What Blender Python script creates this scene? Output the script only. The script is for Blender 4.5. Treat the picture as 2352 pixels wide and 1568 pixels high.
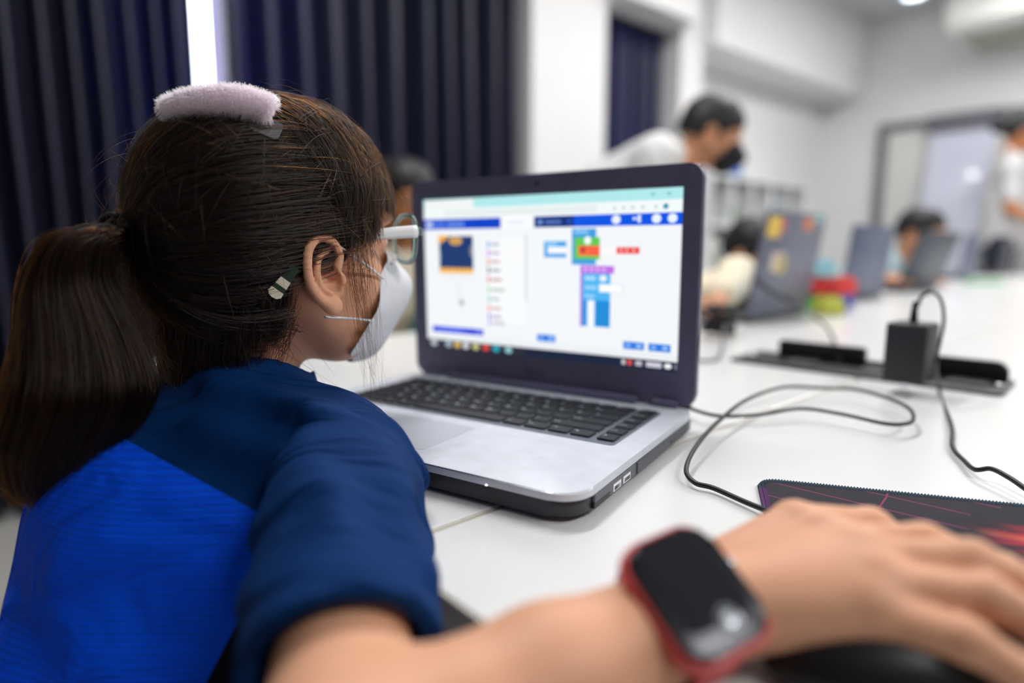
import bpy, bmesh, math, random
import numpy as np
from mathutils import Vector, Matrix

for o in list(bpy.data.objects):
    bpy.data.objects.remove(o)
random.seed(7)
RNG = np.random.default_rng(11)
scene = bpy.context.scene
COL = scene.collection

# ------------------------------------------------------------------ camera
TZ = 0.72                       # table height
HC = 0.1745                     # camera above table
F_PX, PITCH = 1430.0, math.radians(8.526)
CAM = Vector((0.0, 0.0, TZ + HC))
cam_d = bpy.data.cameras.new('camera')
cam = bpy.data.objects.new('camera', cam_d)
COL.objects.link(cam)
cam.location = CAM
cam.rotation_euler = (math.pi / 2 - PITCH, 0, 0)
cam_d.sensor_width = 36.0
cam_d.lens = F_PX / 2352.0 * 36.0
cam_d.clip_start = 0.02
cam_d.dof.use_dof = True
cam_d.dof.focus_distance = 0.450
cam_d.dof.aperture_fstop = 1.65
scene.camera = cam

# ------------------------------------------------------------------ world + view
world = bpy.data.worlds.new('daylight')
scene.world = world
world.use_nodes = True
bg = world.node_tree.nodes['Background']
bg.inputs[0].default_value = (0.86, 0.92, 1.0, 1)
bg.inputs[1].default_value = 9.0
scene.view_settings.view_transform = 'Standard'
scene.view_settings.look = 'None'
scene.view_settings.gamma = 1.0
scene.view_settings.use_curve_mapping = False
scene.view_settings.exposure = 0.28
LAMP_POWER = 24.0
scene.cycles.max_bounces = 6
scene.cycles.diffuse_bounces = 3
scene.cycles.glossy_bounces = 3
scene.cycles.transmission_bounces = 5

# ------------------------------------------------------------------ pixel helpers (2352 x 1568 frame)
def ray(px, py):
    u = (px - 1176.0) / F_PX
    v = -(py - 784.0) / F_PX
    c, s = math.cos(PITCH), math.sin(PITCH)
    return Vector((u, c + v * s, -s + v * c))
def T(px, py, z=0.0):           # point on the horizontal plane z above the table top
    d = ray(px, py)
    t = (z - HC) / d.z
    return CAM + d * t
def P(px, py, depth):           # point at a horizontal depth (world Y)
    d = ray(px, py)
    return CAM + d * (depth / d.y)
AZ = math.radians(50)           # azimuth of the room
UX = Vector((math.sin(AZ), math.cos(AZ), 0))
VX = Vector((math.cos(AZ), -math.sin(AZ), 0))
def R(u, v, z):
    return UX * u + VX * v + Vector((0, 0, z))
def hitv(px, py, v):            # hit a plane parallel to the curtain wall -> (u, z)
    d = ray(px, py)
    t = v / d.dot(VX)
    p = CAM + d * t
    return p.dot(UX), p.z
def hitu(px, py, u):            # hit a plane parallel to the far wall -> (v, z)
    d = ray(px, py)
    t = u / d.dot(UX)
    p = CAM + d * t
    return p.dot(VX), p.z
TA = math.radians(48.5)         # table azimuth
TD = Vector((math.sin(TA), math.cos(TA), 0))
TE = Vector((-math.cos(TA), math.sin(TA), 0))
TO = Vector((-0.031, 0.289, 0))
def TB(d, e, z=0.0):            # table frame -> world
    return TO + TD * d + TE * e + Vector((0, 0, TZ + z))

# ------------------------------------------------------------------ materials
def lin(c):
    return tuple((x / 255 / 12.92) if x / 255 <= 0.04045 else ((x / 255 + 0.055) / 1.055) ** 2.4 for x in c)
MATS = {}
def M(name, rgb, rough=0.5, metal=0.0, var=0.06, vscale=20.0, bump=0.0, bscale=200.0, spec=0.5, trans=0.0,
      emit=0.0, sss=0.0, sheen=0.0, coat=0.0, alpha=1.0, ior=1.45, wave=None, lum=True):
    if name in MATS:
        return MATS[name]
    m = bpy.data.materials.new(name)
    m.use_nodes = True
    nt = m.node_tree
    b = nt.nodes['Principled BSDF']
    col = lin(rgb)
    tc = nt.nodes.new('ShaderNodeTexCoord')
    nz = nt.nodes.new('ShaderNodeTexNoise')
    nz.inputs['Scale'].default_value = vscale
    nz.inputs['Detail'].default_value = 4
    nt.links.new(tc.outputs['Object'], nz.inputs['Vector'])
    rp = nt.nodes.new('ShaderNodeValToRGB')
    rp.color_ramp.elements[0].position = 0.3
    rp.color_ramp.elements[1].position = 0.7
    rp.color_ramp.elements[0].color = tuple(min(1, c * (1 - var)) for c in col) + (1,)
    rp.color_ramp.elements[1].color = tuple(min(1, c * (1 + var)) for c in col) + (1,)
    nt.links.new(nz.outputs['Fac'], rp.inputs['Fac'])
    nt.links.new(rp.outputs['Color'], b.inputs['Base Color'])
    b.inputs['Roughness'].default_value = rough
    b.inputs['Metallic'].default_value = metal
    b.inputs['IOR'].default_value = ior
    b.inputs['Specular IOR Level'].default_value = spec
    b.inputs['Transmission Weight'].default_value = trans
    b.inputs['Coat Weight'].default_value = coat
    b.inputs['Sheen Weight'].default_value = sheen
    b.inputs['Alpha'].default_value = alpha
    if sss:
        b.inputs['Subsurface Weight'].default_value = sss
        b.inputs['Subsurface Radius'].default_value = (0.012, 0.005, 0.003)
        b.inputs['Subsurface Scale'].default_value = 0.6
    if emit:
        nt.links.new(rp.outputs['Color'], b.inputs['Emission Color'])
        b.inputs['Emission Strength'].default_value = emit
    if bump:
        if wave:
            n2 = nt.nodes.new('ShaderNodeTexWave')
            n2.inputs['Scale'].default_value = bscale
            n2.bands_direction = wave
            n2.inputs['Distortion'].default_value = 0.6
            out = n2.outputs['Fac']
        else:
            n2 = nt.nodes.new('ShaderNodeTexNoise')
            n2.inputs['Scale'].default_value = bscale
            n2.inputs['Detail'].default_value = 3
            out = n2.outputs['Fac']
        nt.links.new(tc.outputs['Object'], n2.inputs['Vector'])
        bp = nt.nodes.new('ShaderNodeBump')
        bp.inputs['Strength'].default_value = bump
        bp.inputs['Distance'].default_value = 0.002
        nt.links.new(out, bp.inputs['Height'])
        nt.links.new(bp.outputs['Normal'], b.inputs['Normal'])
    MATS[name] = m
    return m

# ------------------------------------------------------------------ mesh helpers
def link(o, parent=None):
    COL.objects.link(o)
    if parent is not None:
        o.parent = parent
    return o
def obj(name, bm, mat, parent=None, smooth=False):
    if isinstance(bm, bmesh.types.BMesh):
        me = bpy.data.meshes.new(name)
        bmesh.ops.recalc_face_normals(bm, faces=bm.faces)
        bm.to_mesh(me)
        bm.free()
    else:
        me = bm
    for m in (mat if isinstance(mat, (list, tuple)) else [mat]):
        me.materials.append(m)
    if smooth:
        me.polygons.foreach_set('use_smooth', [True] * len(me.polygons))
        if smooth != 'all':
            try:
                me.set_sharp_from_angle(angle=math.radians(smooth if isinstance(smooth, (int, float)) and smooth > 1 else 40))
            except Exception:
                pass
    return link(bpy.data.objects.new(name, me), parent)
def pieces(name, bm, mat, parent=None, smooth=False):
    """each loose piece of the mesh becomes a part of its own"""
    bm.verts.ensure_lookup_table(); bm.verts.index_update()
    seen, out = set(), []
    for v in bm.verts:
        if v.index in seen:
            continue
        st, isl = [v], []
        seen.add(v.index)
        while st:
            q = st.pop(); isl.append(q)
            for e in q.link_edges:
                w = e.other_vert(q)
                if w.index not in seen:
                    seen.add(w.index); st.append(w)
        idx = {q: i for i, q in enumerate(isl)}
        fs = {f for q in isl for f in q.link_faces}
        me = bpy.data.meshes.new(name)
        me.from_pydata([tuple(q.co) for q in isl], [], [[idx[q] for q in f.verts] for f in fs])
        b2 = bmesh.new(); b2.from_mesh(me); bpy.data.meshes.remove(me)
        out.append(obj(name, b2, mat, parent, smooth))
    bm.free()
    return out
def thing(name, label, cat, loc=(0, 0, 0), rotz=0.0, group=None):
    o = bpy.data.objects.new(name, None)
    o.empty_display_size = 0.05
    COL.objects.link(o)
    o.location = loc
    o.rotation_euler = (0, 0, rotz)
    return tag(o, label, cat, group)
def tag(o, label, cat, group=None):
    o['label'] = label
    o['category'] = cat
    if group:
        o['group'] = group
    return o
def struct(o):
    o['kind'] = 'structure'
    return o
def copy_tree(o, parent=None):
    c = o.copy()
    COL.objects.link(c)
    if parent is not None:
        c.parent = parent
    for ch in list(o.children):
        copy_tree(ch, c)
    return c
def BM():
    return bmesh.new()
def bx(bm, c, s, bev=0.0, seg=2, rot=None):
    m = Matrix.Translation(Vector(c))
    if rot is not None:
        m = m @ rot.to_4x4()
    m = m @ Matrix.Diagonal((s[0], s[1], s[2], 1))
    r = bmesh.ops.create_cube(bm, size=1.0, matrix=m)
    if bev:
        es = list({e for v in r['verts'] for e in v.link_edges})
        bmesh.ops.bevel(bm, geom=es, offset=bev, segments=seg, affect='EDGES', profile=0.5)
    return bm
def box(c, s, bev=0.0, seg=2, rot=None):
    return bx(BM(), c, s, bev, seg, rot)
def rbox(bm, u0, u1, v0, v1, z0, z1):       # box in the room frame, world vertices
    vs = [bm.verts.new(R(u, v, z)) for z in (z0, z1) for (u, v) in ((u0, v0), (u1, v0), (u1, v1), (u0, v1))]
    for f in ((0, 1, 2, 3), (4, 5, 6, 7), (0, 1, 5, 4), (1, 2, 6, 5), (2, 3, 7, 6), (3, 0, 4, 7)):
        bm.faces.new([vs[i] for i in f])
    return bm
def catmull(pts, n=8):
    pts = [Vector(p) for p in pts]
    q = [pts[0] * 2 - pts[1]] + pts + [pts[-1] * 2 - pts[-2]]
    out = []
    for i in range(1, len(q) - 2):
        a, b, c, d = q[i - 1], q[i], q[i + 1], q[i + 2]
        for k in range(n):
            t = k / n
            out.append(0.5 * ((2 * b) + (c - a) * t + (2 * a - 5 * b + 4 * c - d) * t * t + (3 * b - a - 3 * c + d) * t ** 3))
    out.append(pts[-1])
    return out
def tube(bm, pts, r, n=8, caps=True, flat=1.0):
    pts = [Vector(p) for p in pts]
    rs = r if isinstance(r, (list, tuple)) else [r] * len(pts)
    rings = []
    t0 = (pts[1] - pts[0]).normalized()
    ref = Vector((0, 0, 1)) if abs(t0.z) < 0.9 else Vector((1, 0, 0))
    nn = (ref - t0 * ref.dot(t0)).normalized()
    for i, p in enumerate(pts):
        if i == 0:
            t = t0
        elif i == len(pts) - 1:
            t = (pts[i] - pts[i - 1]).normalized()
        else:
            t = (pts[i + 1] - pts[i - 1]).normalized()
        nn = (nn - t * nn.dot(t))
        nn = nn.normalized() if nn.length > 1e-6 else t.orthogonal().normalized()
        bb = t.cross(nn)
        rings.append([bm.verts.new(p + (nn * math.cos(a) * flat + bb * math.sin(a)) * rs[i])
                      for a in [2 * math.pi * k / n for k in range(n)]])
    for i in range(len(rings) - 1):
        for k in range(n):
            bm.faces.new((rings[i][k], rings[i][(k + 1) % n], rings[i + 1][(k + 1) % n], rings[i + 1][k]))
    if caps:
        bm.faces.new(rings[0][::-1])
        bm.faces.new(rings[-1])
    return bm
def lathe(bm, prof, n=24, c=(0, 0, 0)):      # prof: (radius, z)
    c = Vector(c)
    rings = []
    for r, z in prof:
        rings.append([bm.verts.new(c + Vector((r * math.cos(2 * math.pi * k / n), r * math.sin(2 * math.pi * k / n), z))) for k in range(n)])
    for i in range(len(rings) - 1):
        for k in range(n):
            bm.faces.new((rings[i][k], rings[i][(k + 1) % n], rings[i + 1][(k + 1) % n], rings[i + 1][k]))
    bm.faces.new(rings[0][::-1])
    bm.faces.new(rings[-1])
    return bm
def rrect(w, d, r, n=6, cx=0.0, cy=0.0):
    out = []
    for sx, sy, a0 in ((1, 1, 0), (-1, 1, 90), (-1, -1, 180), (1, -1, 270)):
        for k in range(n + 1):
            a = math.radians(a0 + 90 * k / n)
            out.append((cx + sx * (w / 2 - r) + r * math.cos(a), cy + sy * (d / 2 - r) + r * math.sin(a)))
    return out
def prism(bm, poly, z0, z1, bev=0.0, seg=2):
    lo = [bm.verts.new((x, y, z0)) for x, y in poly]
    hi = [bm.verts.new((x, y, z1)) for x, y in poly]
    n = len(poly)
    fs = [bm.faces.new(lo[::-1]), bm.faces.new(hi)]
    for k in range(n):
        bm.faces.new((lo[k], lo[(k + 1) % n], hi[(k + 1) % n], hi[k]))
    if bev:
        es = [e for f in fs for e in f.edges]
        bmesh.ops.bevel(bm, geom=es, offset=bev, segments=seg, affect='EDGES', profile=0.5)
    return bm
def xform(bm, mtx):
    bmesh.ops.transform(bm, matrix=mtx, verts=bm.verts)
    return bm
def frame(origin, xd, yd=None, zd=None):
    # build a 4x4 from two directions
    x = Vector(xd).normalized()
    if zd is not None:
        z = Vector(zd); z = (z - x * z.dot(x)).normalized(); y = z.cross(x)
    else:
        y = Vector(yd); y = (y - x * y.dot(x)).normalized(); z = x.cross(y)
    m = Matrix.Identity(4)
    for i in range(3):
        m[i][0], m[i][1], m[i][2], m[i][3] = x[i], y[i], z[i], origin[i]
    return m

# ------------------------------------------------------------------ signed-distance modelling (smooth unions, surface nets)
def smin(a, b, k):
    if k <= 0:
        return np.minimum(a, b)
    h = np.clip(0.5 + 0.5 * (b - a) / k, 0, 1)
    return b + (a - b) * h - k * h * (1 - h)
def smax(a, b, k):
    return -smin(-a, -b, k)
def sd_cone(p, a, b, ra, rb, sc=None):
    a = np.asarray(a, np.float32); b = np.asarray(b, np.float32)
    d = b - a
    q = p - a
    t = np.clip((q @ d) / max(1e-9, float(d @ d)), 0, 1)
    return np.linalg.norm(q - t[:, None] * d, axis=1) - (ra + (rb - ra) * t)
def sd_ell(p, c, r, rot=None):
    q = p - np.asarray(c, np.float32)
    if rot is not None:
        q = q @ np.asarray(rot, np.float32)      # rows of rot^T are the local axes
    r = np.asarray(r, np.float32)
    k0 = np.linalg.norm(q / r, axis=1)
    k1 = np.linalg.norm(q / (r * r), axis=1) + 1e-9
    return k0 * (k0 - 1) / k1
def nets(fn, lo, hi, h):
    lo = np.asarray(lo, np.float64); hi = np.asarray(hi, np.float64)
    n = np.ceil((hi - lo) / h).astype(int) + 1
    ax = [lo[i] + h * np.arange(n[i]) for i in range(3)]
    G = np.stack(np.meshgrid(*ax, indexing='ij'), -1).reshape(-1, 3).astype(np.float32)
    vals = np.empty(len(G), np.float32)
    for s in range(0, len(G), 400000):
        vals[s:s + 400000] = fn(G[s:s + 400000])
    V = vals.reshape(n)
    ins = V < 0
    c = np.zeros(n - 1, np.int8)
    for dx in (0, 1):
        for dy in (0, 1):
            for dz in (0, 1):
                c += ins[dx:n[0] - 1 + dx, dy:n[1] - 1 + dy, dz:n[2] - 1 + dz]
    mask = (c > 0) & (c < 8)
    idx = -np.ones(n - 1, np.int64)
    cells = np.argwhere(mask)
    idx[mask] = np.arange(len(cells))
    acc = np.zeros((len(cells), 3)); cnt = np.zeros(len(cells))
    corners = [(i, j, k) for i in (0, 1) for j in (0, 1) for k in (0, 1)]
    for a in corners:
        for ax_ in range(3):
            if a[ax_] == 0:
                b = list(a); b[ax_] = 1
                va = V[cells[:, 0] + a[0], cells[:, 1] + a[1], cells[:, 2] + a[2]]
                vb = V[cells[:, 0] + b[0], cells[:, 1] + b[1], cells[:, 2] + b[2]]
                m = (va < 0) != (vb < 0)
                t = np.where(m, va / np.where(va - vb == 0, 1, va - vb), 0)
                pt = np.tile(np.array(a, float), (len(cells), 1))
                pt[:, ax_] += t
                acc += pt * m[:, None]; cnt += m
    verts = lo + (cells + acc / np.maximum(cnt, 1)[:, None]) * h
    quads = []
    for ax_ in range(3):
        o1, o2 = [(1, 2), (2, 0), (0, 1)][ax_]
        sl0 = [slice(None)] * 3; sl1 = [slice(None)] * 3
        sl0[ax_] = slice(0, n[ax_] - 1); sl1[ax_] = slice(1, n[ax_])
        A = ins[tuple(sl0)]; B = ins[tuple(sl1)]
        e = np.argwhere(A != B)
        ok = (e[:, o1] > 0) & (e[:, o2] > 0) & (e[:, o1] < n[o1] - 1) & (e[:, o2] < n[o2] - 1)
        e = e[ok]
        if not len(e):
            continue
        sgn = A[tuple(e.T)]
        def cid(d1, d2):
            q = e.copy(); q[:, o1] -= d1; q[:, o2] -= d2
            return idx[tuple(q.T)]
        q = np.stack([cid(1, 1), cid(0, 1), cid(0, 0), cid(1, 0)], 1)
        q[~sgn] = q[~sgn][:, ::-1]
        quads.append(q)
    quads = np.concatenate(quads)
    quads = quads[(quads >= 0).all(1)]
    return verts, quads
def np_mesh(name, verts, faces):
    me = bpy.data.meshes.new(name)
    verts = np.asarray(verts, np.float32); faces = np.asarray(faces, np.int32)
    me.vertices.add(len(verts))
    me.vertices.foreach_set('co', verts.ravel())
    k = faces.shape[1]
    me.loops.add(faces.size)
    me.loops.foreach_set('vertex_index', faces.ravel())
    me.polygons.add(len(faces))
    me.polygons.foreach_set('loop_start', np.arange(0, faces.size, k, dtype=np.int32))
    me.polygons.foreach_set('loop_total', np.full(len(faces), k, np.int32))
    me.update(calc_edges=True)
    me.validate()
    return me
def sdf_obj(name, parts, mat, parent=None):
    """parts: list of (fn, lo, hi, h) joined into one mesh object"""
    vs, fs, off = [], [], 0
    for fn, lo, hi, h in parts:
        v, f = nets(fn, lo, hi, h)
        vs.append(v); fs.append(f + off); off += len(v)
    me = np_mesh(name, np.concatenate(vs), np.concatenate(fs))
    return obj(name, me, mat, parent, smooth='all')
def attr(me, name, vals):
    a = me.attributes.new(name, 'FLOAT', 'POINT')
    a.data.foreach_set('value', np.asarray(vals, np.float32))
def strands(name, S, rad, mat, parent=None, taper=0.35):
    """S: array (n, k, 3) of hair strands -> one hair-curves object"""
    n, k, _ = S.shape
    hc = bpy.data.hair_curves.new(name)
    hc.add_curves([k] * n)
    hc.attributes['position'].data.foreach_set('vector', np.ascontiguousarray(S, np.float32).ravel())
    if 'radius' not in hc.attributes:
        hc.attributes.new('radius', 'FLOAT', 'POINT')
    rr = np.tile(np.linspace(1, taper, k), n).reshape(n, k) * (rad if np.isscalar(rad) else np.asarray(rad)[:, None])
    hc.attributes['radius'].data.foreach_set('value', rr.astype(np.float32).ravel())
    hc.materials.append(mat)
    return link(bpy.data.objects.new(name, hc), parent)
# ------------------------------------------------------------------ room shell
VW = -2.78            # inner face of the curtain wall
UF = 6.14             # inner face of the far wall
VR, UB = 3.6, -3.0    # the walls behind the camera
ZC = 2.84             # ceiling
m_wall = M('wall_paint', (238, 238, 238), 0.75, var=0.015, vscale=3, bump=0.05, bscale=90)
m_ceil = M('ceiling_paint', (206, 208, 211), 0.8, var=0.015, vscale=3)
m_trim = M('trim_paint', (236, 235, 235), 0.6, var=0.015, vscale=4)
m_floor = M('floor_vinyl', (188, 186, 182), 0.35, var=0.05, vscale=5)
m_white = M('white_plastic', (235, 236, 236), 0.35, var=0.01)
m_glass = M('window_glass', (250, 252, 255), 0.0, var=0.0, trans=1.0, ior=1.02)

struct(obj('floor', rbox(BM(), UB - .2, UF + .2, VW - .2, VR + .2, -0.15, 0.0), m_floor))
struct(obj('ceiling', rbox(BM(), UB - .2, UF + .2, VW - .2, VR + .2, ZC, ZC + .15), m_ceil))
struct(obj('wall_far', rbox(BM(), UF, UF + .15, VW - .2, VR + .2, 0, ZC), m_wall))
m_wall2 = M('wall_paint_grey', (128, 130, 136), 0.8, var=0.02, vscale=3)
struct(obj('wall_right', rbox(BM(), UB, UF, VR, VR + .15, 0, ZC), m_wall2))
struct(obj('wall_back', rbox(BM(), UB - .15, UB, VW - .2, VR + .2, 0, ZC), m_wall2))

uc1a = hitv(1222, 200, -2.52)[0]; uc1b = hitv(1391, 200, -2.52)[0]
uc2a = hitv(1562, 200, -2.52)[0]; uc2b = hitv(1612, 200, -2.52)[0]
uw0, uw1 = hitv(290, 200, VW)[0], hitv(700, 200, VW)[0]          # wide window behind the two curtains
uv0, uv1 = uc1b + 0.10, uc2a - 0.06                    # narrow window
zw0, zw1 = 0.78, 2.36
bm = BM()
for a, b, z0, z1 in ((UB, uw0, 0, ZC), (uw0, uw1, 0, zw0), (uw0, uw1, zw1, ZC), (uw1, uv0, 0, ZC),
                     (uv0, uv1, 0, zw0), (uv0, uv1, zw1, ZC), (uv1, UF, 0, ZC)):
    rbox(bm, a, b, VW - .18, VW, z0, z1)
struct(obj('wall_left', bm, m_wall))
m_frame = M('window_frame_aluminium', (205, 208, 212), 0.4, 0.3, var=0.02)
for i, (a, b, nn) in enumerate(((uw0, uw1, 3), (uv0, uv1, 1))):
    bm = BM()
    t = 0.05
    rbox(bm, a, b, VW - .12, VW - .06, zw0, zw0 + t)
    rbox(bm, a, b, VW - .12, VW - .06, zw1 - t, zw1)
    for k in range(nn + 1):
        u = a + (b - a) * k / nn
        rbox(bm, max(a, u - t / 2), min(b, u + t / 2), VW - .12, VW - .06, zw0, zw1)
    w = struct(obj('window_%d' % (i + 1), bm, m_frame))
    for k in range(nn):
        ua = a + (b - a) * k / nn + t / 2; ub = a + (b - a) * (k + 1) / nn - t / 2
        obj('pane', rbox(BM(), ua, ub, VW - .095, VW - .085, zw0 + t, zw1 - t), m_glass, w)
# columns and beams
struct(obj('trim_1', rbox(BM(), uc1a, uc1b, VW - .001, -2.52, 0, ZC), m_trim))
struct(obj('trim_2', rbox(BM(), uc2a, uc2b, VW - .001, -2.52, 0, ZC), m_trim))
zb = hitv(1857, 194, -2.52)[1]
zb2 = hitv(1917, 128, -2.2)[1]
struct(obj('trim_3', rbox(BM(), uc2b, UF, VW - .001, -2.42, zb, ZC), m_trim))
zh = hitv(1545, 56, -2.52)[1]
struct(obj('trim_4', rbox(BM(), uc1b, uc2a, VW - .001, -2.40, zh, ZC), m_trim))
struct(obj('baseboard_left', rbox(BM(), uc2b, UF, VW - .001, VW + .015, 0, .1), m_trim))
struct(obj('baseboard_far', rbox(BM(), UF - .015, UF + .001, VW, VR, 0, .1), m_trim))

# ------------------------------------------------------------------ curtains
def curtain_mat(name, rgb, transl):
    m = M(name, rgb, 0.46, var=0.15, vscale=26, bump=0.2, bscale=420, spec=0.8)
    nt = m.node_tree
    b = nt.nodes['Principled BSDF']
    tr = nt.nodes.new('ShaderNodeBsdfTranslucent')
    tr.inputs[0].default_value = lin((16, 84, 210)) + (1,)
    mx = nt.nodes.new('ShaderNodeMixShader')
    mx.inputs[0].default_value = transl
    nt.links.new(b.outputs[0], mx.inputs[1]); nt.links.new(tr.outputs[0], mx.inputs[2])
    nt.links.new(mx.outputs[0], nt.nodes['Material Output'].inputs['Surface'])
    return m
m_curt = curtain_mat('navy_curtain_cloth', (33, 36, 60), 0.13)
m_sheer = M('white_lining_cloth', (236, 230, 242), 0.8, var=0.03, vscale=30)
nt = m_sheer.node_tree
tr_ = nt.nodes.new('ShaderNodeBsdfTranslucent'); tr_.inputs[0].default_value = lin((216, 208, 236)) + (1,)
mx_ = nt.nodes.new('ShaderNodeMixShader'); mx_.inputs[0].default_value = 0.35
nt.links.new(nt.nodes['Principled BSDF'].outputs[0], mx_.inputs[1]); nt.links.new(tr_.outputs[0], mx_.inputs[2])
nt.links.new(mx_.outputs[0], nt.nodes['Material Output'].inputs['Surface'])
def curtain(label, u0, u1, lam, amp, v, z0, z1, name='curtain', mat=None, seed=0, group=None, origin=None):
    rg = random.Random(seed)
    nf = max(1, round((u1 - u0) / lam))
    xs, vs = [], []
    per = 14
    ph = [rg.uniform(-.12, .12) for _ in range(nf + 2)]
    am = [rg.uniform(.75, 1.2) for _ in range(nf + 2)]
    for i in range(nf * per + 1):
        f = i / per
        k = int(f) if i < nf * per else nf - 1
        t = f - k
        a = am[k] * (1 - t) + am[k + 1] * t
        s = math.sin(2 * math.pi * (f + ph[k] * (1 - t) + ph[k + 1] * t))
        s = math.copysign(abs(s) ** (0.6 if s < 0 else 1.15), s)
        xs.append(u0 + (u1 - u0) * i / (nf * per)); vs.append(v + amp * a * s)
    zs = [z0, z0 + .3, .5 * (z0 + z1), z1 - .25, z1]
    zf = [1.12, 1.05, 1.0, .92, .85]
    base = R((u0 + u1) / 2, v, z0)
    bm = BM()
    grid = [[bm.verts.new(R(x + .006 * math.sin(9 * x + 3 * z), v + (w - v) * f, z) - base) for x, w in zip(xs, vs)] for z, f in zip(zs, zf)]
    for j in range(len(zs) - 1):
        for i in range(len(xs) - 1):
            bm.faces.new((grid[j][i], grid[j][i + 1], grid[j + 1][i + 1], grid[j + 1][i]))
    t = thing(name, label, 'curtain', base, 0, group)
    o = obj('cloth', bm, mat or m_curt, t, smooth='all')
    s = o.modifiers.new('thickness', 'SOLIDIFY'); s.thickness = 0.003
    # heading tape and rail gliders
    obj('heading_tape', box((0, 0, z1 - z0 - .03), (.01, .01, .01)) if False else rbox_local(u0, u1, v - .012, v + .012, z1 - .05, z1, base), mat or m_curt, t)
    return t
def rbox_local(u0, u1, v0, v1, z0, z1, base):
    bm = rbox(BM(), u0, u1, v0, v1, z0, z1)
    bmesh.ops.translate(bm, vec=-base, verts=bm.verts)
    return bm
VC = -2.60
ug0 = hitv(449, 100, VC)[0]; ug1 = hitv(508, 100, VC)[0]
ZT = 2.62
curtain('dark navy pleated curtain hanging on the ponytail side of the bright gap', hitv(-330, 200, VC)[0], ug0, 0.082, 0.060, VC, 0.03, ZT, seed=3)
curtain('wide navy pleated curtain between the bright gap and the white column', ug1, uc1a + .02, 0.135, 0.080, VC, 0.03, ZT, seed=5)
curtain('narrow navy curtain in the recess between the two white columns', uc1b - .03, uc2a + .02, 0.11, 0.05, VC - .06, 0.03, zh + .02, seed=8)
ul0 = hitv(487, 100, VC - .05)[0]
curtain('narrow strip of white lining curtain glowing in the bright window gap', ul0, ug1 + .06, 0.06, 0.010, VC - .075, 0.05, ZT, seed=9, mat=m_sheer, name='lining_curtain')
# rail
t = thing('curtain_rail', 'slim grey curtain rail above the navy curtains', 'curtain rail', R(0, VC, ZT))
bm = rbox_local(hitv(-330, 200, VC)[0], uc1a, VC - .02, VC + .02, ZT + .0, ZT + .035, R(0, VC, ZT))
obj('track', bm, m_frame, t)
bm = BM()
for k in range(6):
    u = ug0 - .8 + k * .5
    rbox(bm, u - .015, u + .015, VW, VC, ZT + .005, ZT + .03)
bmesh.ops.translate(bm, vec=-R(0, VC, ZT), verts=bm.verts)
pieces('bracket', bm, m_frame, t)

# ------------------------------------------------------------------ ceiling lamps
m_tube = M('tube_glow', (255, 255, 255), 0.4, var=0.0, emit=6.0)
lamps = [(0.8, -1.15), (2.9, -1.15), (4.6, -0.9), (0.8, 1.4), (2.9, 1.4), (4.6, 1.4)]
for i, (u, v) in enumerate(lamps):
    p = R(u, v, ZC)
    t = thing('ceiling_tube_lamp', 'white double tube lamp under the ceiling above %s' % ('the girl and the curtains', 'the leaning man', 'the far pupils', 'the floor opposite the girl', 'the floor beside the bench', 'the floor before the whiteboard')[i], 'ceiling lamp', p, -AZ + math.pi / 2, 'tube lamps under the ceiling')
    obj('housing', box((0, 0, -.0225), (1.24, .16, .045), .008), m_white, t)
    for s in (-1, 1):
        bm = BM(); tube(bm, [(-.58, s * .04, -.060), (.58, s * .04, -.060)], .013, 12)
        obj('tube', bm, m_tube, t, smooth=True)
        bm = BM()
        for e in (-1, 1):
            bx(bm, (e * .595, s * .04, -.058), (.03, .03, .045), .004)
        pieces('socket', bm, m_white, t)
    ld = bpy.data.lights.new('lamp_light', 'AREA')
    ld.shape = 'RECTANGLE'; ld.size = 1.16; ld.size_y = 0.12; ld.energy = LAMP_POWER
    ld.color = (1.0, 0.985, 0.97)
    lo = bpy.data.objects.new('lamp_light', ld)
    link(lo, t); lo.location = (0, 0, -.085)
# round downlight near the far corner
p0 = CAM + ray(2100, -14) * ((ZC - CAM.z) / ray(2100, -14).z)
m_down = M('downlight_glow', (225, 240, 255), 0.4, var=0.0, emit=5.0)
t = thing('round_downlight', 'round recessed ceiling downlight close to the air conditioner', 'ceiling lamp', p0)
bm = BM(); lathe(bm, [(.10, .0), (.10, -.012), (.085, -.014), (.08, -.006)], 28); obj('ring', bm, m_white, t, smooth=True)
bm = BM(); lathe(bm, [(.079, -.004), (.07, -.010), (.001, -.012)], 28); obj('diffuser', bm, m_down, t, smooth=True)

# ------------------------------------------------------------------ air conditioner hung under the ceiling at the far wall
va, _ = hitu(2152, 90, UF - .66)
zA = 2.40
t = thing('air_conditioner', 'white ceiling hung air conditioner with rounded end against the far wall', 'air conditioner', R(UF - .34, va + .75, zA), -AZ + math.pi)
# local: x = -U (towards the room), y = -V ... width along y
m_ac = M('air_conditioner_shell', (232, 233, 228), 0.4, var=0.02)
m_acd = M('air_conditioner_underside', (172, 172, 160), 0.6, var=0.04)
def acp(u, v, z):     # room frame -> local
    q = R(u, v, z) - R(UF - .34, va + .75, zA)
    c, s = math.cos(AZ - math.pi), math.sin(AZ - math.pi)
    return Vector((q.x * c - q.y * s, q.x * s + q.y * c, q.z))
def acbox(u0, u1, v0, v1, z0, z1, bev=0.0):
    a, b = acp(u0, v0, z0), acp(u1, v1, z1)
    return box((a + b) / 2, [abs(x) for x in (b - a)], bev, 5)
obj('shell', acbox(UF - .66, UF - .02, va, va + 1.5, zA + .03, zA + .32, .085), m_ac, t, smooth=True)
obj('intake_panel', acbox(UF - .50, UF - .05, va + .10, va + 1.4, zA + .012, zA + .05, .012), m_acd, t)
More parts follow.
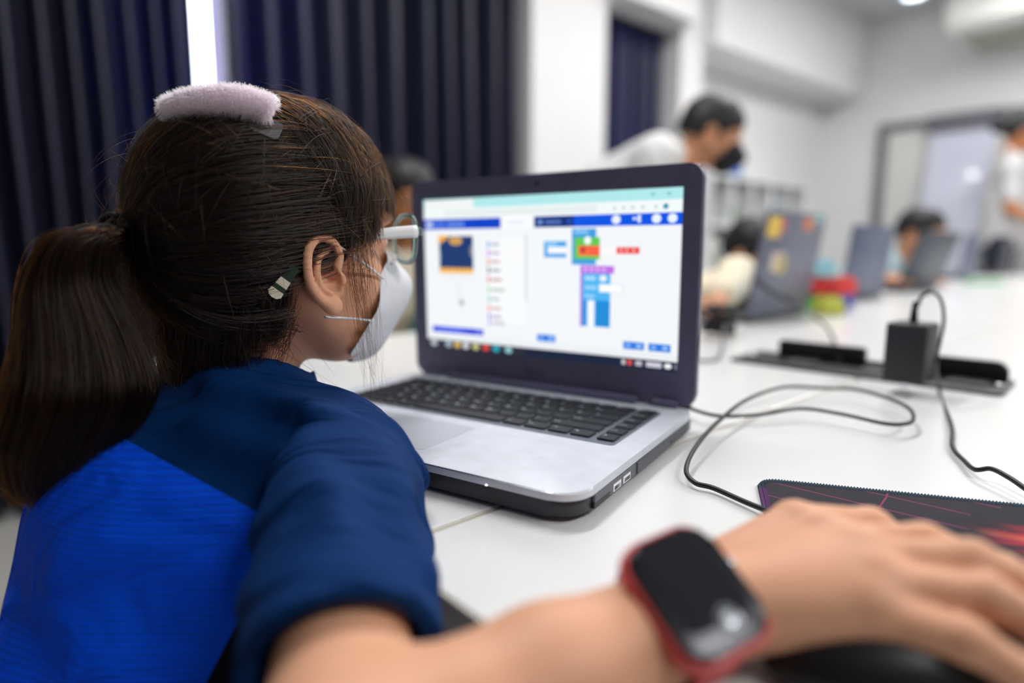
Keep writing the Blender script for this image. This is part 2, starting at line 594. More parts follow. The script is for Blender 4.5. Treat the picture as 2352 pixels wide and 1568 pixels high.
for k in range(3):
    obj('louvre', acbox(UF - .668 + .006 * k, UF - .655 + .006 * k, va + .12, va + 1.38, zA + .07 + .05 * k, zA + .10 + .05 * k, .004), m_ac, t)
bm = BM()
for sv in (.2, 1.3):
    a = acp(UF - .34, va + sv, zA + .2); b = acp(UF - .34, va + sv, ZC)
    tube(bm, [a, b], .012, 8)
pieces('hanger_rod', bm, m_frame, t)

# ------------------------------------------------------------------ whiteboard on the far wall with a lavender sheet
m_grey = M('grey_aluminium', (128, 128, 130), 0.45, 0.4, var=0.03)
m_board = M('whiteboard_enamel', (222, 222, 220), 0.25, var=0.01)
vb0, zb_top = hitu(2042, 305, UF - .03)
vb1, _ = hitu(2330, 300, UF - .03)
zb_bot = hitu(2030, 640, UF - .03)[1]
base = R(UF - .02, (vb0 + vb1) / 2, zb_bot)
t = thing('whiteboard', 'white board in a thick grey frame on the far wall', 'whiteboard', base)
obj('panel', rbox_local(UF - .035, UF - .002, vb0, vb1, zb_bot, zb_top, base), m_board, t)
w = .075
for a, b, z0, z1 in ((vb0 - w, vb0, zb_bot - w, zb_top + w), (vb1, vb1 + w, zb_bot - w, zb_top + w), (vb0, vb1, zb_top, zb_top + w), (vb0, vb1, zb_bot - w, zb_bot)):
    obj('frame_rail', rbox_local(UF - .055, UF - .001, a, b, z0, z1, base), m_grey, t)
vs0, zs1 = hitu(2140, 300, UF - .09)
vs1, _ = hitu(2292, 300, UF - .09)
zs0 = hitu(2140, 640, UF - .09)[1]
m_sheet = M('lavender_sheet_film', (208, 211, 228), 0.05, var=0.02)
base = R(UF - .1, (vs0 + vs1) / 2, zs0)
t = thing('projection_sheet', 'lavender glossy hanging sheet with a dark top bar in front of the whiteboard', 'screen', base)
bm = BM()
lean = 0.20                       # foot tilted forward so the added downlight mirrors in the sheet
n0 = [bm.verts.new(R(UF - .085 - (lean if z == 0 else 0) - d, v, (zs0, zs1)[z]) - base) for d in (0, .006) for z in (0, 1) for v in (vs0, vs1)]
for f in ((0, 1, 3, 2), (4, 6, 7, 5), (0, 4, 5, 1), (2, 3, 7, 6), (0, 2, 6, 4), (1, 5, 7, 3)):
    bm.faces.new([n0[i] for i in f])
obj('sheet', bm, m_sheet, t)
obj('top_bar', rbox_local(UF - .125, UF - .06, vs0 - .02, vs1 + .02, zs1 - .02, zs1 + .11, base), M('sheet_bar', (104, 102, 112), 0.5), t)
# added unseen ceiling light, placed so its reflection lands on the sheet
dd = ray(2232, 400).normalized()
nn_ = ((-UX) * (zs1 - zs0) + Vector((0, 0, lean))).normalized()
q_ = R(UF - .085 - lean / 2, 0, 0)
pl0 = R(UF - .085 - lean / 2, (vs0 + vs1) / 2, (zs0 + zs1) / 2)
hp_ = CAM + dd * ((pl0 - CAM).dot(nn_) / dd.dot(nn_))
rd_ = dd - nn_ * 2 * dd.dot(nn_)
lp_ = hp_ + rd_ * ((ZC - hp_.z) / rd_.z)
m_spot = M('added_lamp_glow', (255, 255, 255), 0.4, var=0.0, emit=30.0)
t = thing('round_downlight', 'added round ceiling downlight above the bench, placed to mirror in the sheet', 'ceiling lamp', lp_)
bm = BM(); lathe(bm, [(.11, .0), (.11, -.012), (.095, -.014), (.09, -.006)], 28); obj('ring', bm, m_white, t, smooth=True)
bm = BM(); lathe(bm, [(.089, -.004), (.08, -.010), (.001, -.012)], 28); obj('diffuser', bm, m_spot, t, smooth=True)

# ------------------------------------------------------------------ bookcase against the wall beyond the second column
m_case = M('bookcase_laminate', (226, 228, 228), 0.5, var=0.015)
ub0 = uc2b + .03
ub1 = hitv(1852, 405, -2.45)[0]
zt = hitv(1640, 396, -2.45)[1]
base = R((ub0 + ub1) / 2, -2.60, 0)
t = thing('bookcase', 'tall white open cubby bookcase against the wall beside the corner', 'bookcase', base)
nc, nr = 5, 4
th = .03
obj('back_panel', rbox_local(ub0, ub1, VW + .004, VW + .02, .02, zt, base), m_case, t)
for k in range(nc + 1):
    u = ub0 + (ub1 - ub0 - th) * k / nc
    obj('upright', rbox_local(u, u + th, VW + .02, -2.44, 0, zt - th, base), m_case, t)
for k in range(nr + 1):
    z = .04 + (zt - th - .04) * k / nr
    obj('shelf', rbox_local(ub0, ub1, VW + .02, -2.437, z, z + th, base), m_case, t)
cellw = (ub1 - ub0 - th) / nc
cellh = (zt - th - .04) / nr
cols = [(96, 116, 96), (70, 80, 78), (150, 96, 84), (78, 84, 92), (190, 176, 140), (120, 140, 170), (210, 208, 200), (96, 130, 150)]
uo = hitv(1673, 560, -2.5)[0]
kz = int((hitv(1673, 600, -2.5)[1] - .04) / cellh)
kc_ = int((uo - ub0) / cellw)
uo = ub0 + th / 2 + cellw * (kc_ + .5)
ocell = (kz, kc_)
names = {0: 'olive', 1: 'charcoal', 2: 'brick red', 3: 'slate grey', 4: 'tan', 5: 'light blue', 6: 'off white', 7: 'teal grey'}
for r in range(1, nr):
    for c in range(nc):
        n = RNG.integers(1, 4)
        if (r, c) == ocell:
            continue
        u = ub0 + th + cellw * c + .02
        for q in range(n):
            wd = float(RNG.uniform(.045, .075)); hh = float(RNG.uniform(.24, .30))
            ci = int(RNG.integers(0, len(cols)))
            z = .04 + cellh * r + th + .001
            if u + wd > ub0 + cellw * (c + 1) - .01 or hh > cellh - th - .01:
                hh = min(hh, cellh - th - .02)
            bs = R(u + wd / 2, -2.6, z)
            b = thing('binder', '%s ring binder, %s in the %s cubby from the column, %s shelf' % (names[ci], ('first', 'second', 'third')[q], ('first', 'second', 'third', 'fourth', 'fifth')[c], ('', 'lower', 'middle', 'top')[r]), 'binder', bs, 0, 'binders in the bookcase')
            obj('cover', rbox_local(u, u + wd, -2.73, -2.49, z, z + hh, bs), M('binder_%d' % ci, cols[ci], 0.5), b)
            obj('spine_label', rbox_local(u + wd * .25, u + wd * .75, -2.4895, -2.488, z + hh * .55, z + hh * .85, bs), m_white, b)
            u += wd + .004
# things on top of the bookcase and the orange box in front of it
uo = hitv(1662, 380, -2.55)[0]
bs = R(uo + .05, -2.56, zt + .001)
b = thing('storage_box', 'blue plastic storage box on top of the white bookcase', 'box', bs)
obj('body', rbox_local(uo, uo + .13, -2.66, -2.48, zt + .001, zt + .14, bs), M('blue_plastic', (52, 104, 196), 0.4), b)
obj('lid', rbox_local(uo - .01, uo + .14, -2.67, -2.47, zt + .14, zt + .16, bs), M('blue_lid', (74, 128, 214), 0.4), b)
uo = ub0 + th / 2 + cellw * (kc_ + .5)
zo = .04 + cellh * kz + th + .001
bs = R(uo, -2.52, zo)
b = thing('orange_file_box', 'tall orange file box standing in the white cubby bookcase', 'box', bs)
obj('body', rbox_local(uo - .07, uo + .07, -2.66, -2.45, zo, zo + min(.26, cellh - th - .02), bs), M('orange_card', (244, 150, 46), 0.55), b)
obj('finger_hole', rbox_local(uo - .02, uo + .02, -2.451, -2.449, zo + .15, zo + .19, bs), M('dark_hole', (90, 60, 30), 0.8), b)
# ------------------------------------------------------------------ tables pushed together into one long bench
m_top = M('table_laminate', (232, 233, 233), 0.22, var=0.012, vscale=9, spec=0.5)
m_edge = M('table_edge_band', (206, 202, 190), 0.45, var=0.03, vscale=60)
m_leg = M('black_steel', (26, 27, 30), 0.45, 0.4, var=0.05)
def table(d0, d1, e0, e1, label):
    g = 0.0006
    d0 += g; d1 -= g; e0 += g; e1 -= g
    base = TB((d0 + d1) / 2, (e0 + e1) / 2, -TZ)
    t = thing('work_table', label, 'table', base, math.pi / 2 - TA, 'white tables joined into one bench')
    L, W = d1 - d0, e1 - e0
    obj('table_top', box((0, 0, TZ - .010), (L - .004, W - .004, .020), .0015), m_top, t)
    bm = BM()
    e = .0020
    for c, s in (((-L / 2 + e / 2, 0, TZ - .0125), (e, W, .0235)), ((L / 2 - e / 2, 0, TZ - .0125), (e, W, .0235)),
                 ((0, -W / 2 + e / 2, TZ - .0125), (L - 2 * e, e, .0235)), ((0, W / 2 - e / 2, TZ - .0125), (L - 2 * e, e, .0235))):
        bx(bm, c, s, .0006, 1)
    pieces('edge_band', bm, m_edge, t)
    bm = BM()
    for c, s in (((-L / 2 + .06, 0, TZ - .045), (.03, W - .1, .045)), ((L / 2 - .06, 0, TZ - .045), (.03, W - .1, .045)),
                 ((0, -W / 2 + .06, TZ - .045), (L - .1, .03, .045)), ((0, W / 2 - .06, TZ - .045), (L - .1, .03, .045))):
        bx(bm, c, s, .003, 1)
    pieces('apron', bm, m_leg, t)
    for sx in (-1, 1):
        for sy in (-1, 1):
            obj('leg', box((sx * (L / 2 - .06), sy * (W / 2 - .06), (TZ - .068) / 2), (.045, .045, TZ - .068), .005), m_leg, t)
    return t
ES = 0.071
TL = 1.75
for k in range(3):
    w = ('the sitting girl end', 'the middle', 'the far end')[k]
    table(k * TL, (k + 1) * TL, ES, ES + .80, 'white work table on the curtain side, at %s of the bench' % w)
    table(k * TL, (k + 1) * TL, ES - .80, ES, 'white work table away from the curtains, at %s of the bench' % w)

# ------------------------------------------------------------------ main laptop
BW, BD, YAW = 0.346, 0.256, 0.5615
rgt = Vector((math.cos(YAW), -math.sin(YAW), 0)); bck = Vector((math.sin(YAW), math.cos(YAW), 0))
LO = Vector((0.0403, 0.3648, 0)) - rgt * BW / 2 + Vector((0, 0, TZ))
m_silver = M('brushed_silver', (214, 218, 228), 0.48, 0.15, var=0.05, vscale=60, bump=0.05, bscale=500)
m_lapdark = M('laptop_underside', (58, 60, 66), 0.45, var=0.05)
m_bezel = M('laptop_bezel', (104, 103, 130), 0.36, var=0.06, vscale=50)  # base colour lightened to stand in for reflected light
m_lidm = M('laptop_lid_shell', (84, 83, 106), 0.16, var=0.05, vscale=50, coat=0.5)
m_key = M('keycap', (30, 33, 42), 0.5, var=0.06)
m_well = M('key_well', (120, 125, 136), 0.4, 0.4)
m_leg_w = M('key_legend', (226, 230, 236), 0.5, var=0.0)
m_black = M('black_plastic', (18, 18, 20), 0.4, var=0.06)
m_chrome = M('worn_metal_rim', (236, 238, 244), 0.2, 0.9)
lap = thing('laptop', 'open silver laptop with a block coding page, in front of the girl', 'laptop', LO, -YAW)
foot = rrect(BW, BD, .022, 8, 0, BD / 2)
obj('base', prism(BM(), foot, .0160, .0220, .0010), m_silver, lap, smooth=30)
obj('underside', prism(BM(), rrect(BW - .006, BD - .006, .020, 8, 0, BD / 2), .0035, .0158, .003), m_lapdark, lap, smooth=30)
bm = BM()
for sx in (-1, 1):
    for y in (.03, BD - .03):
        lathe(bm, [(.009, .0001), (.009, .0036)], 16, (sx * (BW / 2 - .04), y, 0))
pieces('rubber_foot', bm, m_black, lap)
obj('key_well', prism(BM(), rrect(.302, .1165, .004, 4, 0, .1655), .02195, .02215), m_well, lap)
tp = obj('touchpad', prism(BM(), rrect(.104, .070, .004, 4, -.020, .056), .0219, .02225, .0002, 1), M('touchpad_surface', (196, 200, 210), 0.4, 0.15, var=0.02), lap)
# worn metal along the front lip and corner
bm = BM()
tube(bm, [Vector((x, y, .0213)) for x, y in [(-.15, .0004)] + [(q[0], q[1]) for q in rrect(BW - .0006, BD - .0006, .022, 8, 0, BD / 2)][27:36]], .0007, 6)
obj('worn_lip', bm, m_chrome, lap)
obj('status_light', box((.105, .0, .0165), (.0016, .0012, .0010), .0003), M('status_glow', (255, 236, 246), 0.4, emit=3.0, var=0), lap)
# ports on the right side
def port(y0, y1, z0, z1, name, m, dx=0.0004):
    return obj(name, box((BW / 2 - .0028 + dx, (y0 + y1) / 2, (z0 + z1) / 2), (.003, y1 - y0, z1 - z0), .0004, 1), m, lap)
obj('side_rail', box((BW / 2 - .0020, .135, .0102), (.003, .215, .0108), .001), M('laptop_side', (92, 96, 106), 0.4, 0.3), lap)
port(.026, .052, .0055, .0090, 'card_slot', m_black, .0012)
for y in (.058, .076):
    u = port(y, y + .0135, .0058, .0118, 'usb_port', m_chrome, .0011)
    obj('usb_tongue', box((BW / 2 - .0009, y + .00675, .0083), (.0014, .0105, .0028)), m_black, u)
obj('drive_bezel', box((BW / 2 - .0010, .166, .0098), (.003, .128, .0094), .0008), M('drive_bezel_plastic', (74, 77, 86), 0.45), lap)
obj('drive_button', box((BW / 2 + .0005, .186, .0098), (.001, .012, .003), .0004), m_lapdark, lap)

# keyboard
FONT = {}
def legend_mesh(s):
    if s not in FONT:
        cu = bpy.data.curves.new('legend', 'FONT')
        cu.body = s
        cu.size = .0070 if len(s) == 1 else .0036
        cu.resolution_u = 2
        tmp = bpy.data.objects.new('legend_tmp', cu)
        COL.objects.link(tmp)
        dg = bpy.context.evaluated_depsgraph_get()
        me = bpy.data.meshes.new_from_object(tmp.evaluated_get(dg))
        bpy.data.objects.remove(tmp)
        me.materials.clear(); me.materials.append(m_leg_w)
        FONT[s] = me
    return FONT[s]
U_ = .0186
rows = [
    (['esc', 'f1', 'f2', 'f3', 'f4', 'f5', 'f6', 'f7', 'f8', 'f9', 'f10', 'f11', 'f12', 'ins', 'del'], [1] * 15, .0125, 'prt'),
    (list('`1234567890-=') + ['back'], [1] * 13 + [1.9], .0160, 'home'),
    (['tab'] + list('QWERTYUIOP[]\\'), [1.45] + [1] * 12 + [1.45], .0160, 'pgup'),
    (['caps'] + list("ASDFGHJKL;'") + ['enter'], [1.75] + [1] * 11 + [2.15], .0160, 'pgdn'),
    (['shift'] + list('ZXCVBNM,./') + ['shift'], [2.2] + [1] * 10 + [2.7], .0160, 'end'),
    (['ctrl', 'fn', 'win', 'alt', '', 'alt', 'ctrl', '<', 'v'], [1.2, 1, 1, 1.1, 5.2, 1.1, 1.2, 1.05, 1.05], .0160, '>'),
]
y = .2215
KEYM = {}
for labels, ws, kd, side in rows:
    tot = sum(ws)
    x = -.1485
    span = .2760
    seq = [(l, w * span / tot) for l, w in zip(labels, ws)] + [(None, .0035), (side, .0175)]
    for l, w in seq:
        if l is not None:
            kk = (round(w, 4), kd)
            if kk not in KEYM:
                b = prism(BM(), rrect(w - .0026, kd - .0004, .0016, 2), 0, .0016, .0005, 1)
                me = bpy.data.meshes.new('key'); b.to_mesh(me); b.free(); me.materials.append(m_key)
                KEYM[kk] = me
            k = link(bpy.data.objects.new('key', KEYM[kk]), lap)
            k.location = (x + w / 2, y - kd / 2, .0222)
            if l:
                lg = link(bpy.data.objects.new('legend', legend_mesh(l)), k)
                lg.location = (-w / 2 + .0030, -.0005 if len(l) == 1 else -.001, .00168)
        x += w
    y -= kd + .0026

# lid
HY, HZ, TILT = BD - .004, .022, math.radians(-1.0)
LH = .2297
def lidm(x, l, off=0.0):      # lid coordinates -> laptop local (off = towards the user)
    return Vector((x, HY + l * math.sin(TILT) - off * math.cos(TILT), HZ + l * math.cos(TILT) + off * math.sin(TILT)))
LM = Matrix(((1, 0, 0, 0), (0, math.sin(TILT), -math.cos(TILT), HY), (0, math.cos(TILT), math.sin(TILT), HZ), (0, 0, 0, 1)))
LM = Matrix(((1, 0, 0, 0), (0, math.sin(TILT), -math.cos(TILT), HY), (0, math.cos(TILT), math.sin(TILT), HZ), (0, 0, 0, 1)))
lid = obj('lid', xform(prism(BM(), rrect(BW, LH, .014, 6, 0, LH / 2), -.009, -.003, .0024, 4), LM), m_lidm, lap, smooth=60)
# bezel = front plate with window
SW, SH, SB = .3094, .174, .0342
bm = BM()
outer = rrect(BW - .0012, LH - .0012, .0135, 6, 0, LH / 2)
for a in ((-BW / 2 + .0006, -SW / 2, 0, LH), (SW / 2, BW / 2 - .0006, 0, LH), (-SW / 2, SW / 2, 0, SB), (-SW / 2, SW / 2, SB + SH, LH)):
    pass
# ring between the rounded outer outline and the screen rectangle
inner = []
for (x, l) in outer:
    cx_ = max(-SW / 2, min(SW / 2, x)); cl = max(SB, min(SB + SH, l))
    inner.append((cx_, cl))
n = len(outer)
vo0 = [bm.verts.new((x, l, -.003)) for x, l in outer]; vo1 = [bm.verts.new((x, l, .0002)) for x, l in outer]
corner = [(SW / 2, SB + SH), (-SW / 2, SB + SH), (-SW / 2, SB), (SW / 2, SB)]
vi = [bm.verts.new((x, l, .0002)) for x, l in corner]; vj = [bm.verts.new((x, l, -.0012)) for x, l in corner]
q = n // 4
for c in range(4):
    seg = [vo1[(c * q + k) % n] for k in range(q)]
    for k in range(q - 1):
        bm.faces.new((seg[k], seg[k + 1], vi[c]))
    bm.faces.new((seg[-1], vo1[((c + 1) * q) % n], vi[(c + 1) % 4], vi[c]))
    bm.faces.new((vi[c], vi[(c + 1) % 4], vj[(c + 1) % 4], vj[c]))
for k in range(n):
    bm.faces.new((vo0[k], vo0[(k + 1) % n], vo1[(k + 1) % n], vo1[k]))
bez = obj('bezel', xform(bm, LM), m_bezel, lap)
obj('hinge_cover', box((0, HY - .006, .0255), (.235, .010, .007), .0025), m_bezel, lap, smooth=30)
for sx in (-1, 1):
    obj('hinge', xform(tube(BM(), [(sx * .145 - .012, 0, 0), (sx * .145 + .012, 0, 0)], .0045, 12), Matrix.Translation((0, HY - .003, .0248))), m_bezel, lap, smooth=True)
obj('webcam', xform(lathe(BM(), [(.0022, 0), (.0022, .0004), (.001, .0005)], 16, (0, LH - .0105, .0001)), LM), m_black, lap)
bm = BM()
for x in (-BW / 2 + .012, BW / 2 - .012):
    lathe(bm, [(.003, 0), (.0028, .0008), (.001, .0011)], 14, (x, LH - .008, .0001))
pieces('rubber_bumper', xform(bm, LM), m_bezel, lap)
lg = legend_mesh('ASUS')
w4 = bpy.data.meshes.new('logo'); b = BM(); b.from_mesh(lg); xform(b, Matrix.Translation((-.016, .013, .0004)) @ Matrix.Scale(3.1, 4)); xform(b, LM); 
obj('brand_mark', b, M('brand_grey', (92, 94, 108), 0.35, 0.5, var=0), lap)

# screen picture (flat rectangles of light)
SV, SF, SC = [], [], []
def srect(u0, v0, u1, v1, rgb, lay=0, el=False):
    z = .00002 + .000012 * lay
    def pt(u, v):
        return LM @ Vector((-SW / 2 + u * SW, SB + (1 - v) * SH, -.0011 + z))
    b0 = len(SV)
    if el:
        n = 20
        ring = [(0.5 * (u0 + u1) + 0.5 * (u1 - u0) * math.cos(2 * math.pi * k / n), 0.5 * (v0 + v1) + 0.5 * (v1 - v0) * math.sin(2 * math.pi * k / n)) for k in range(n)]
    else:
        ring = [(u0, v0), (u0, v1), (u1, v1), (u1, v0)]
    SV.extend(pt(u, v) for u, v in ring)
    SF.append(list(range(b0, len(SV)))); SC.append(lin(rgb))
srect(0, 0, 1, 1, (240, 244, 247))
srect(0, 0, 1, .062, (176, 232, 234), 1)
srect(.005, .006, .232, .064, (240, 243, 243), 2)
srect(0, .062, 1, .130, (240, 247, 247), 1)
srect(.10, .075, .72, .115, (228, 236, 236), 2)
for k, u in enumerate((.775, .805, .835, .868, .91)):
    srect(u, .088, u + .012, .108, (200, 212, 214), 2, True)
srect(.938, .082, .956, .112, (70, 150, 178), 2, True)
for u in (.90, .95):
    srect(u, .022, u + .012, .038, (140, 196, 200), 2)
srect(0, .130, 1, .196, (0, 84, 226), 2)
srect(0, .130, .350, .196, (0, 66, 200), 3)
srect(.01, .150, .04, .178, (210, 226, 255), 4); srect(.045, .156, .10, .174, (96, 142, 232), 4); srect(.11, .154, .19, .176, (110, 150, 236), 4)
srect(.350, .126, .486, .200, (246, 249, 252), 4); srect(.38, .155, .45, .170, (224, 232, 244), 5)
srect(.486, .132, .637, .196, (8, 44, 124), 4)
srect(.50, .150, .52, .178, (120, 156, 216), 5, True); srect(.53, .158, .59, .172, (96, 132, 196), 5); srect(.61, .152, .63, .178, (40, 84, 170), 5, True)
for u in (.772, .904, .954):
    srect(u, .136, u + .030, .186, (232, 242, 255), 4, True)
srect(.842, .150, .852, .166, (232, 242, 255), 4, True); srect(.858, .138, .870, .158, (232, 242, 255), 4, True); srect(.858, .160, .870, .180, (232, 242, 255), 4, True)
srect(.846, .154, .866, .162, (214, 230, 255), 4)
# simulator
srect(.070, .242, .227, .460, (28, 58, 112), 2)
srect(.066, .236, .110, .285, (246, 178, 70), 3); srect(.085, .262, .118, .330, (28, 58, 112), 4, True)
srect(.118, .246, .178, .300, (222, 172, 96), 4, True); srect(.135, .255, .160, .285, (196, 140, 70), 5, True)
srect(.068, .456, .227, .486, (250, 182, 66), 3)
for k in range(8):
    srect(.075 + .019 * k, .448, .083 + .019 * k, .470, (250, 196, 96), 4)
srect(.073, .34, .081, .40, (96, 110, 136), 4, True); srect(.213, .30, .224, .38, (150, 150, 150), 4, True)
srect(.072, .50, .228, .506, (224, 226, 230), 2)
for k in range(6):
    srect(.150 + .003 * k, .55 + .03 * k, .156 + .003 * k, .59 + .03 * k, (222, 228, 236), 2)
srect(.158, .66, .180, .70, (150, 156, 160), 2, True)
tk = [(.275, (90, 150, 235)), (.33, (196, 110, 230)), (.385, (240, 110, 110)), (.44, (60, 80, 110)), (.50, (236, 60, 76)), (.565, (150, 206, 156)), (.625, (110, 206, 196)), (.685, (236, 120, 120)), (.74, (150, 120, 230)), (.78, (190, 160, 236))]
srect(.288, .26, .452, .80, (246, 248, 250), 1)
for v, c in tk:
    srect(.291, v, .299, v + .042, c, 3)
    srect(.306, v + .012, .306 + .03 + .03 * ((v * 37) % 1), v + .030, tuple(int(200 + (x - 200) * .25) for x in c), 3)
srect(.450, .235, .457, .650, (206, 212, 218), 3)
# blocks
srect(.525, .279, .611, .376, (72, 164, 232), 3); srect(.540, .312, .612, .352, (244, 248, 252), 4); srect(.534, .288, .575, .304, (150, 206, 246), 5)
srect(.631, .208, .719, .417, (62, 158, 226), 3); srect(.64, .218, .69, .236, (140, 200, 244), 5)
srect(.640, .258, .732, .386, (96, 200, 84), 4); srect(.654, .306, .732, .364, (250, 96, 70), 5)
srect(.654, .330, .690, .364, (244, 120, 60), 6); srect(.676, .252, .701, .300, (246, 250, 246), 6, True); srect(.665, .315, .680, .350, (196, 50, 50), 7)
srect(.732, .312, .790, .358, (250, 246, 246), 6); srect(.789, .315, .867, .352, (236, 74, 74), 5)
for u in (.803, .822, .845):
    srect(u, .325, u + .006, .342, (250, 190, 190), 6)
srect(.663, .421, .783, .466, (190, 112, 226), 4); srect(.663, .421, .673, .781, (176, 106, 222), 4)
for k in range(4):
    srect(.675 + .022 * k, .434, .688 + .022 * k, .452, (226, 180, 246), 5)
srect(.671, .466, .771, .778, (78, 180, 240), 5)
srect(.680, .482, .718, .506, (170, 220, 250), 6); srect(.732, .474, .758, .512, (232, 244, 252), 6, True)
srect(.680, .536, .722, .560, (150, 210, 248), 6); srect(.731, .526, .815, .574, (206, 224, 248), 6); srect(.733, .530, .811, .570, (252, 253, 255), 7)
srect(.680, .590, .715, .608, (150, 210, 248), 6)
srect(.672, .622, .771, .778, (34, 148, 224), 6); srect(.690, .624, .716, .778, (244, 248, 252), 7)
for i in range(5):
    for j in range(5):
        srect(.722 + .0095 * i, .630 + .029 * j, .729 + .0095 * i, .652 + .029 * j, (28, 134, 208), 7)
srect(.027, .851, .267, .892, (0, 46, 216), 3); srect(.06, .862, .175, .882, (70, 110, 240), 4); srect(.235, .862, .255, .884, (120, 150, 250), 4, True)
srect(0, .905, 1, .940, (234, 238, 242), 1)
for a, b_ in ((.497, .570), (.819, .890), (.904, .976)):
    srect(a, .850, b_, .894, (44, 118, 224), 3)
    srect(a + .008, .860, a + .026, .884, (128, 178, 246), 4, True); srect(b_ - .028, .860, b_ - .008, .884, (150, 196, 250), 4, True)
srect(0, .944, 1, 1, (24, 34, 58), 3)
srect(.0, .944, .45, 1, (40, 42, 56), 4)
for u, c in ((.016, (196, 200, 206)), (.088, (170, 186, 200)), (.130, (226, 186, 100)), (.170, (220, 222, 224)), (.216, (206, 200, 130)), (.262, (226, 70, 60)), (.308, (40, 170, 190)), (.362, (150, 206, 206))):
    srect(u, .951, u + .030, .992, c, 5, True)
for u, w, c in ((.815, .012, (206, 200, 204)), (.834, .016, (220, 80, 84)), (.862, .022, (190, 184, 196)), (.898, .050, (206, 202, 216)), (.957, .024, (240, 244, 246)), (.992, .004, (150, 156, 170))):
    srect(u, .956, u + w, .986, c, 5, u > .95 and u < .97)
me = bpy.data.meshes.new('screen')
me.from_pydata([tuple(v) for v in SV], [], SF)
ca = me.color_attributes.new('glow', 'FLOAT_COLOR', 'CORNER')
k = 0
for p_, c in zip(me.polygons, SC):
    for li in p_.loop_indices:
        ca.data[li].color = (c[0], c[1], c[2], 1)
m_scr = bpy.data.materials.new('lit_display')
m_scr.use_nodes = True
nt = m_scr.node_tree
b = nt.nodes['Principled BSDF']
b.inputs['Base Color'].default_value = (.01, .01, .012, 1); b.inputs['Roughness'].default_value = .35
an = nt.nodes.new('ShaderNodeVertexColor'); an.layer_name = 'glow'
nt.links.new(an.outputs['Color'], b.inputs['Emission Color'])
b.inputs['Emission Strength'].default_value = 0.85
obj('screen', me, m_scr, lap)
obj('screen_backing', xform(prism(BM(), [(-SW / 2, SB), (SW / 2, SB), (SW / 2, SB + SH), (-SW / 2, SB + SH)], -.0028, -.0012), LM), m_black, lap)

# ------------------------------------------------------------------ laptops of the other pupils (seen from the back of the lid)
m_lidg = M('laptop_lid_slate', (106, 110, 128), 0.4, 0.3, var=0.05, vscale=30)
m_lidb = M('laptop_lid_blue_grey', (92, 100, 124), 0.4, 0.3, var=0.05, vscale=30)
m_lidd = M('laptop_lid_dark', (58, 66, 78), 0.35, 0.3, var=0.06, vscale=30)
m_lidk = M('laptop_lid_black', (40, 42, 56), 0.4, 0.2, var=0.06, vscale=30)
def far_laptop(p, az, tilt, m, label, w=.34, h=.235):
    # p: hinge corner nearest to the camera on the table; az: direction of the hinge line; keyboard lies towards the curtains
    a = math.radians(az)
    xd = Vector((math.sin(a), math.cos(a), 0))
    t = thing('laptop', label, 'laptop', (p[0], p[1], TZ), math.atan2(xd.y, xd.x), None)
    # local: x along hinge, y towards the pupil (left of x)
    obj('base', prism(BM(), rrect(w, .24, .012, 4, w / 2, .12), .004, .020, .003), m_lapdark, t, smooth=30)
    obj('keyboard', prism(BM(), rrect(w * .85, .10, .004, 2, w / 2, .09), .020, .0215), m_key, t)
    bm = BM()
    for x in (.04, w - .04):
        for y_ in (.03, .21):
            lathe(bm, [(.008, .0002), (.008, .0045)], 12, (x, y_, 0))
    pieces('rubber_foot', bm, m_black, t)
    tl = math.radians(tilt)
    Lm = Matrix.Translation((0, 0.004, .016)) @ Matrix.Rotation(tl, 4, 'X') @ Matrix.Rotation(math.pi / 2, 4, 'X')
    obj('lid', xform(prism(BM(), rrect(w, h, .012, 5, w / 2, h / 2), -.004, .004, .0015), Lm), m, t, smooth=30)
    obj('screen', xform(prism(BM(), rrect(w - .03, h - .035, .003, 2, w / 2, h / 2), -.0050, -.0042), Lm), M('far_display', (210, 222, 236), 0.3, emit=0.5, var=0.02), t)
    return t, Lm
L1p = T(1722, 748)
t, Lm = far_laptop((.545, 1.43), 47, 8, m_lidg, 'slate grey laptop with yellow stickers on its lid, facing the curtains', .33, .245)
st = [((.012, .185, .075, .232), (226, 190, 60)), ((.075, .196, .100, .230), (190, 70, 84)), ((.20, .205, .255, .234), (210, 120, 70)), ((.255, .228, .31, .240), (150, 214, 210)), ((.06, .105, .13, .150), (206, 190, 170)), ((.095, .100, .140, .142), (208, 190, 110))]
for (a, b_, c, d), rgb in st:
    s = obj('sticker', xform(prism(BM(), rrect(c - a, d - b_, .006, 3, (a + c) / 2, (b_ + d) / 2), .0040, .0046), Lm), M('sticker_%d_%d' % (rgb[0], rgb[1]), rgb, 0.4), t)
far_laptop((1.07, 2.02), 51, 6, m_lidb, 'plain blue grey laptop between the toy bricks and the bent dark laptop', .33, .235)
far_laptop((1.52, 2.46), 57, 19, m_lidd, 'dark glossy laptop with its lid tipped back, in front of the black haired pupil', .33, .235)
far_laptop((2.43, 3.40), 48, 5, m_lidb, 'small looking blue grey laptop past the black haired pupil', .33, .235)
far_laptop((3.10, 4.00), 48, 5, m_lidk, 'black laptop at the far end of the bench', .33, .22)
# ------------------------------------------------------------------ cable tray and adapter
m_rubber = M('cable_rubber', (24, 25, 27), 0.45, var=0.05)
m_greyc = M('grey_cable', (92, 92, 96), 0.5, var=0.05)
ta, tb_ = T(1672, 829), T(2303, 913)
tx = (tb_ - ta); TLEN = tx.length
tr = thing('cable_tray', 'black flip-up socket tray set into the white table behind the laptop', 'power socket', (ta.x, ta.y, TZ), math.atan2(tx.y, tx.x))
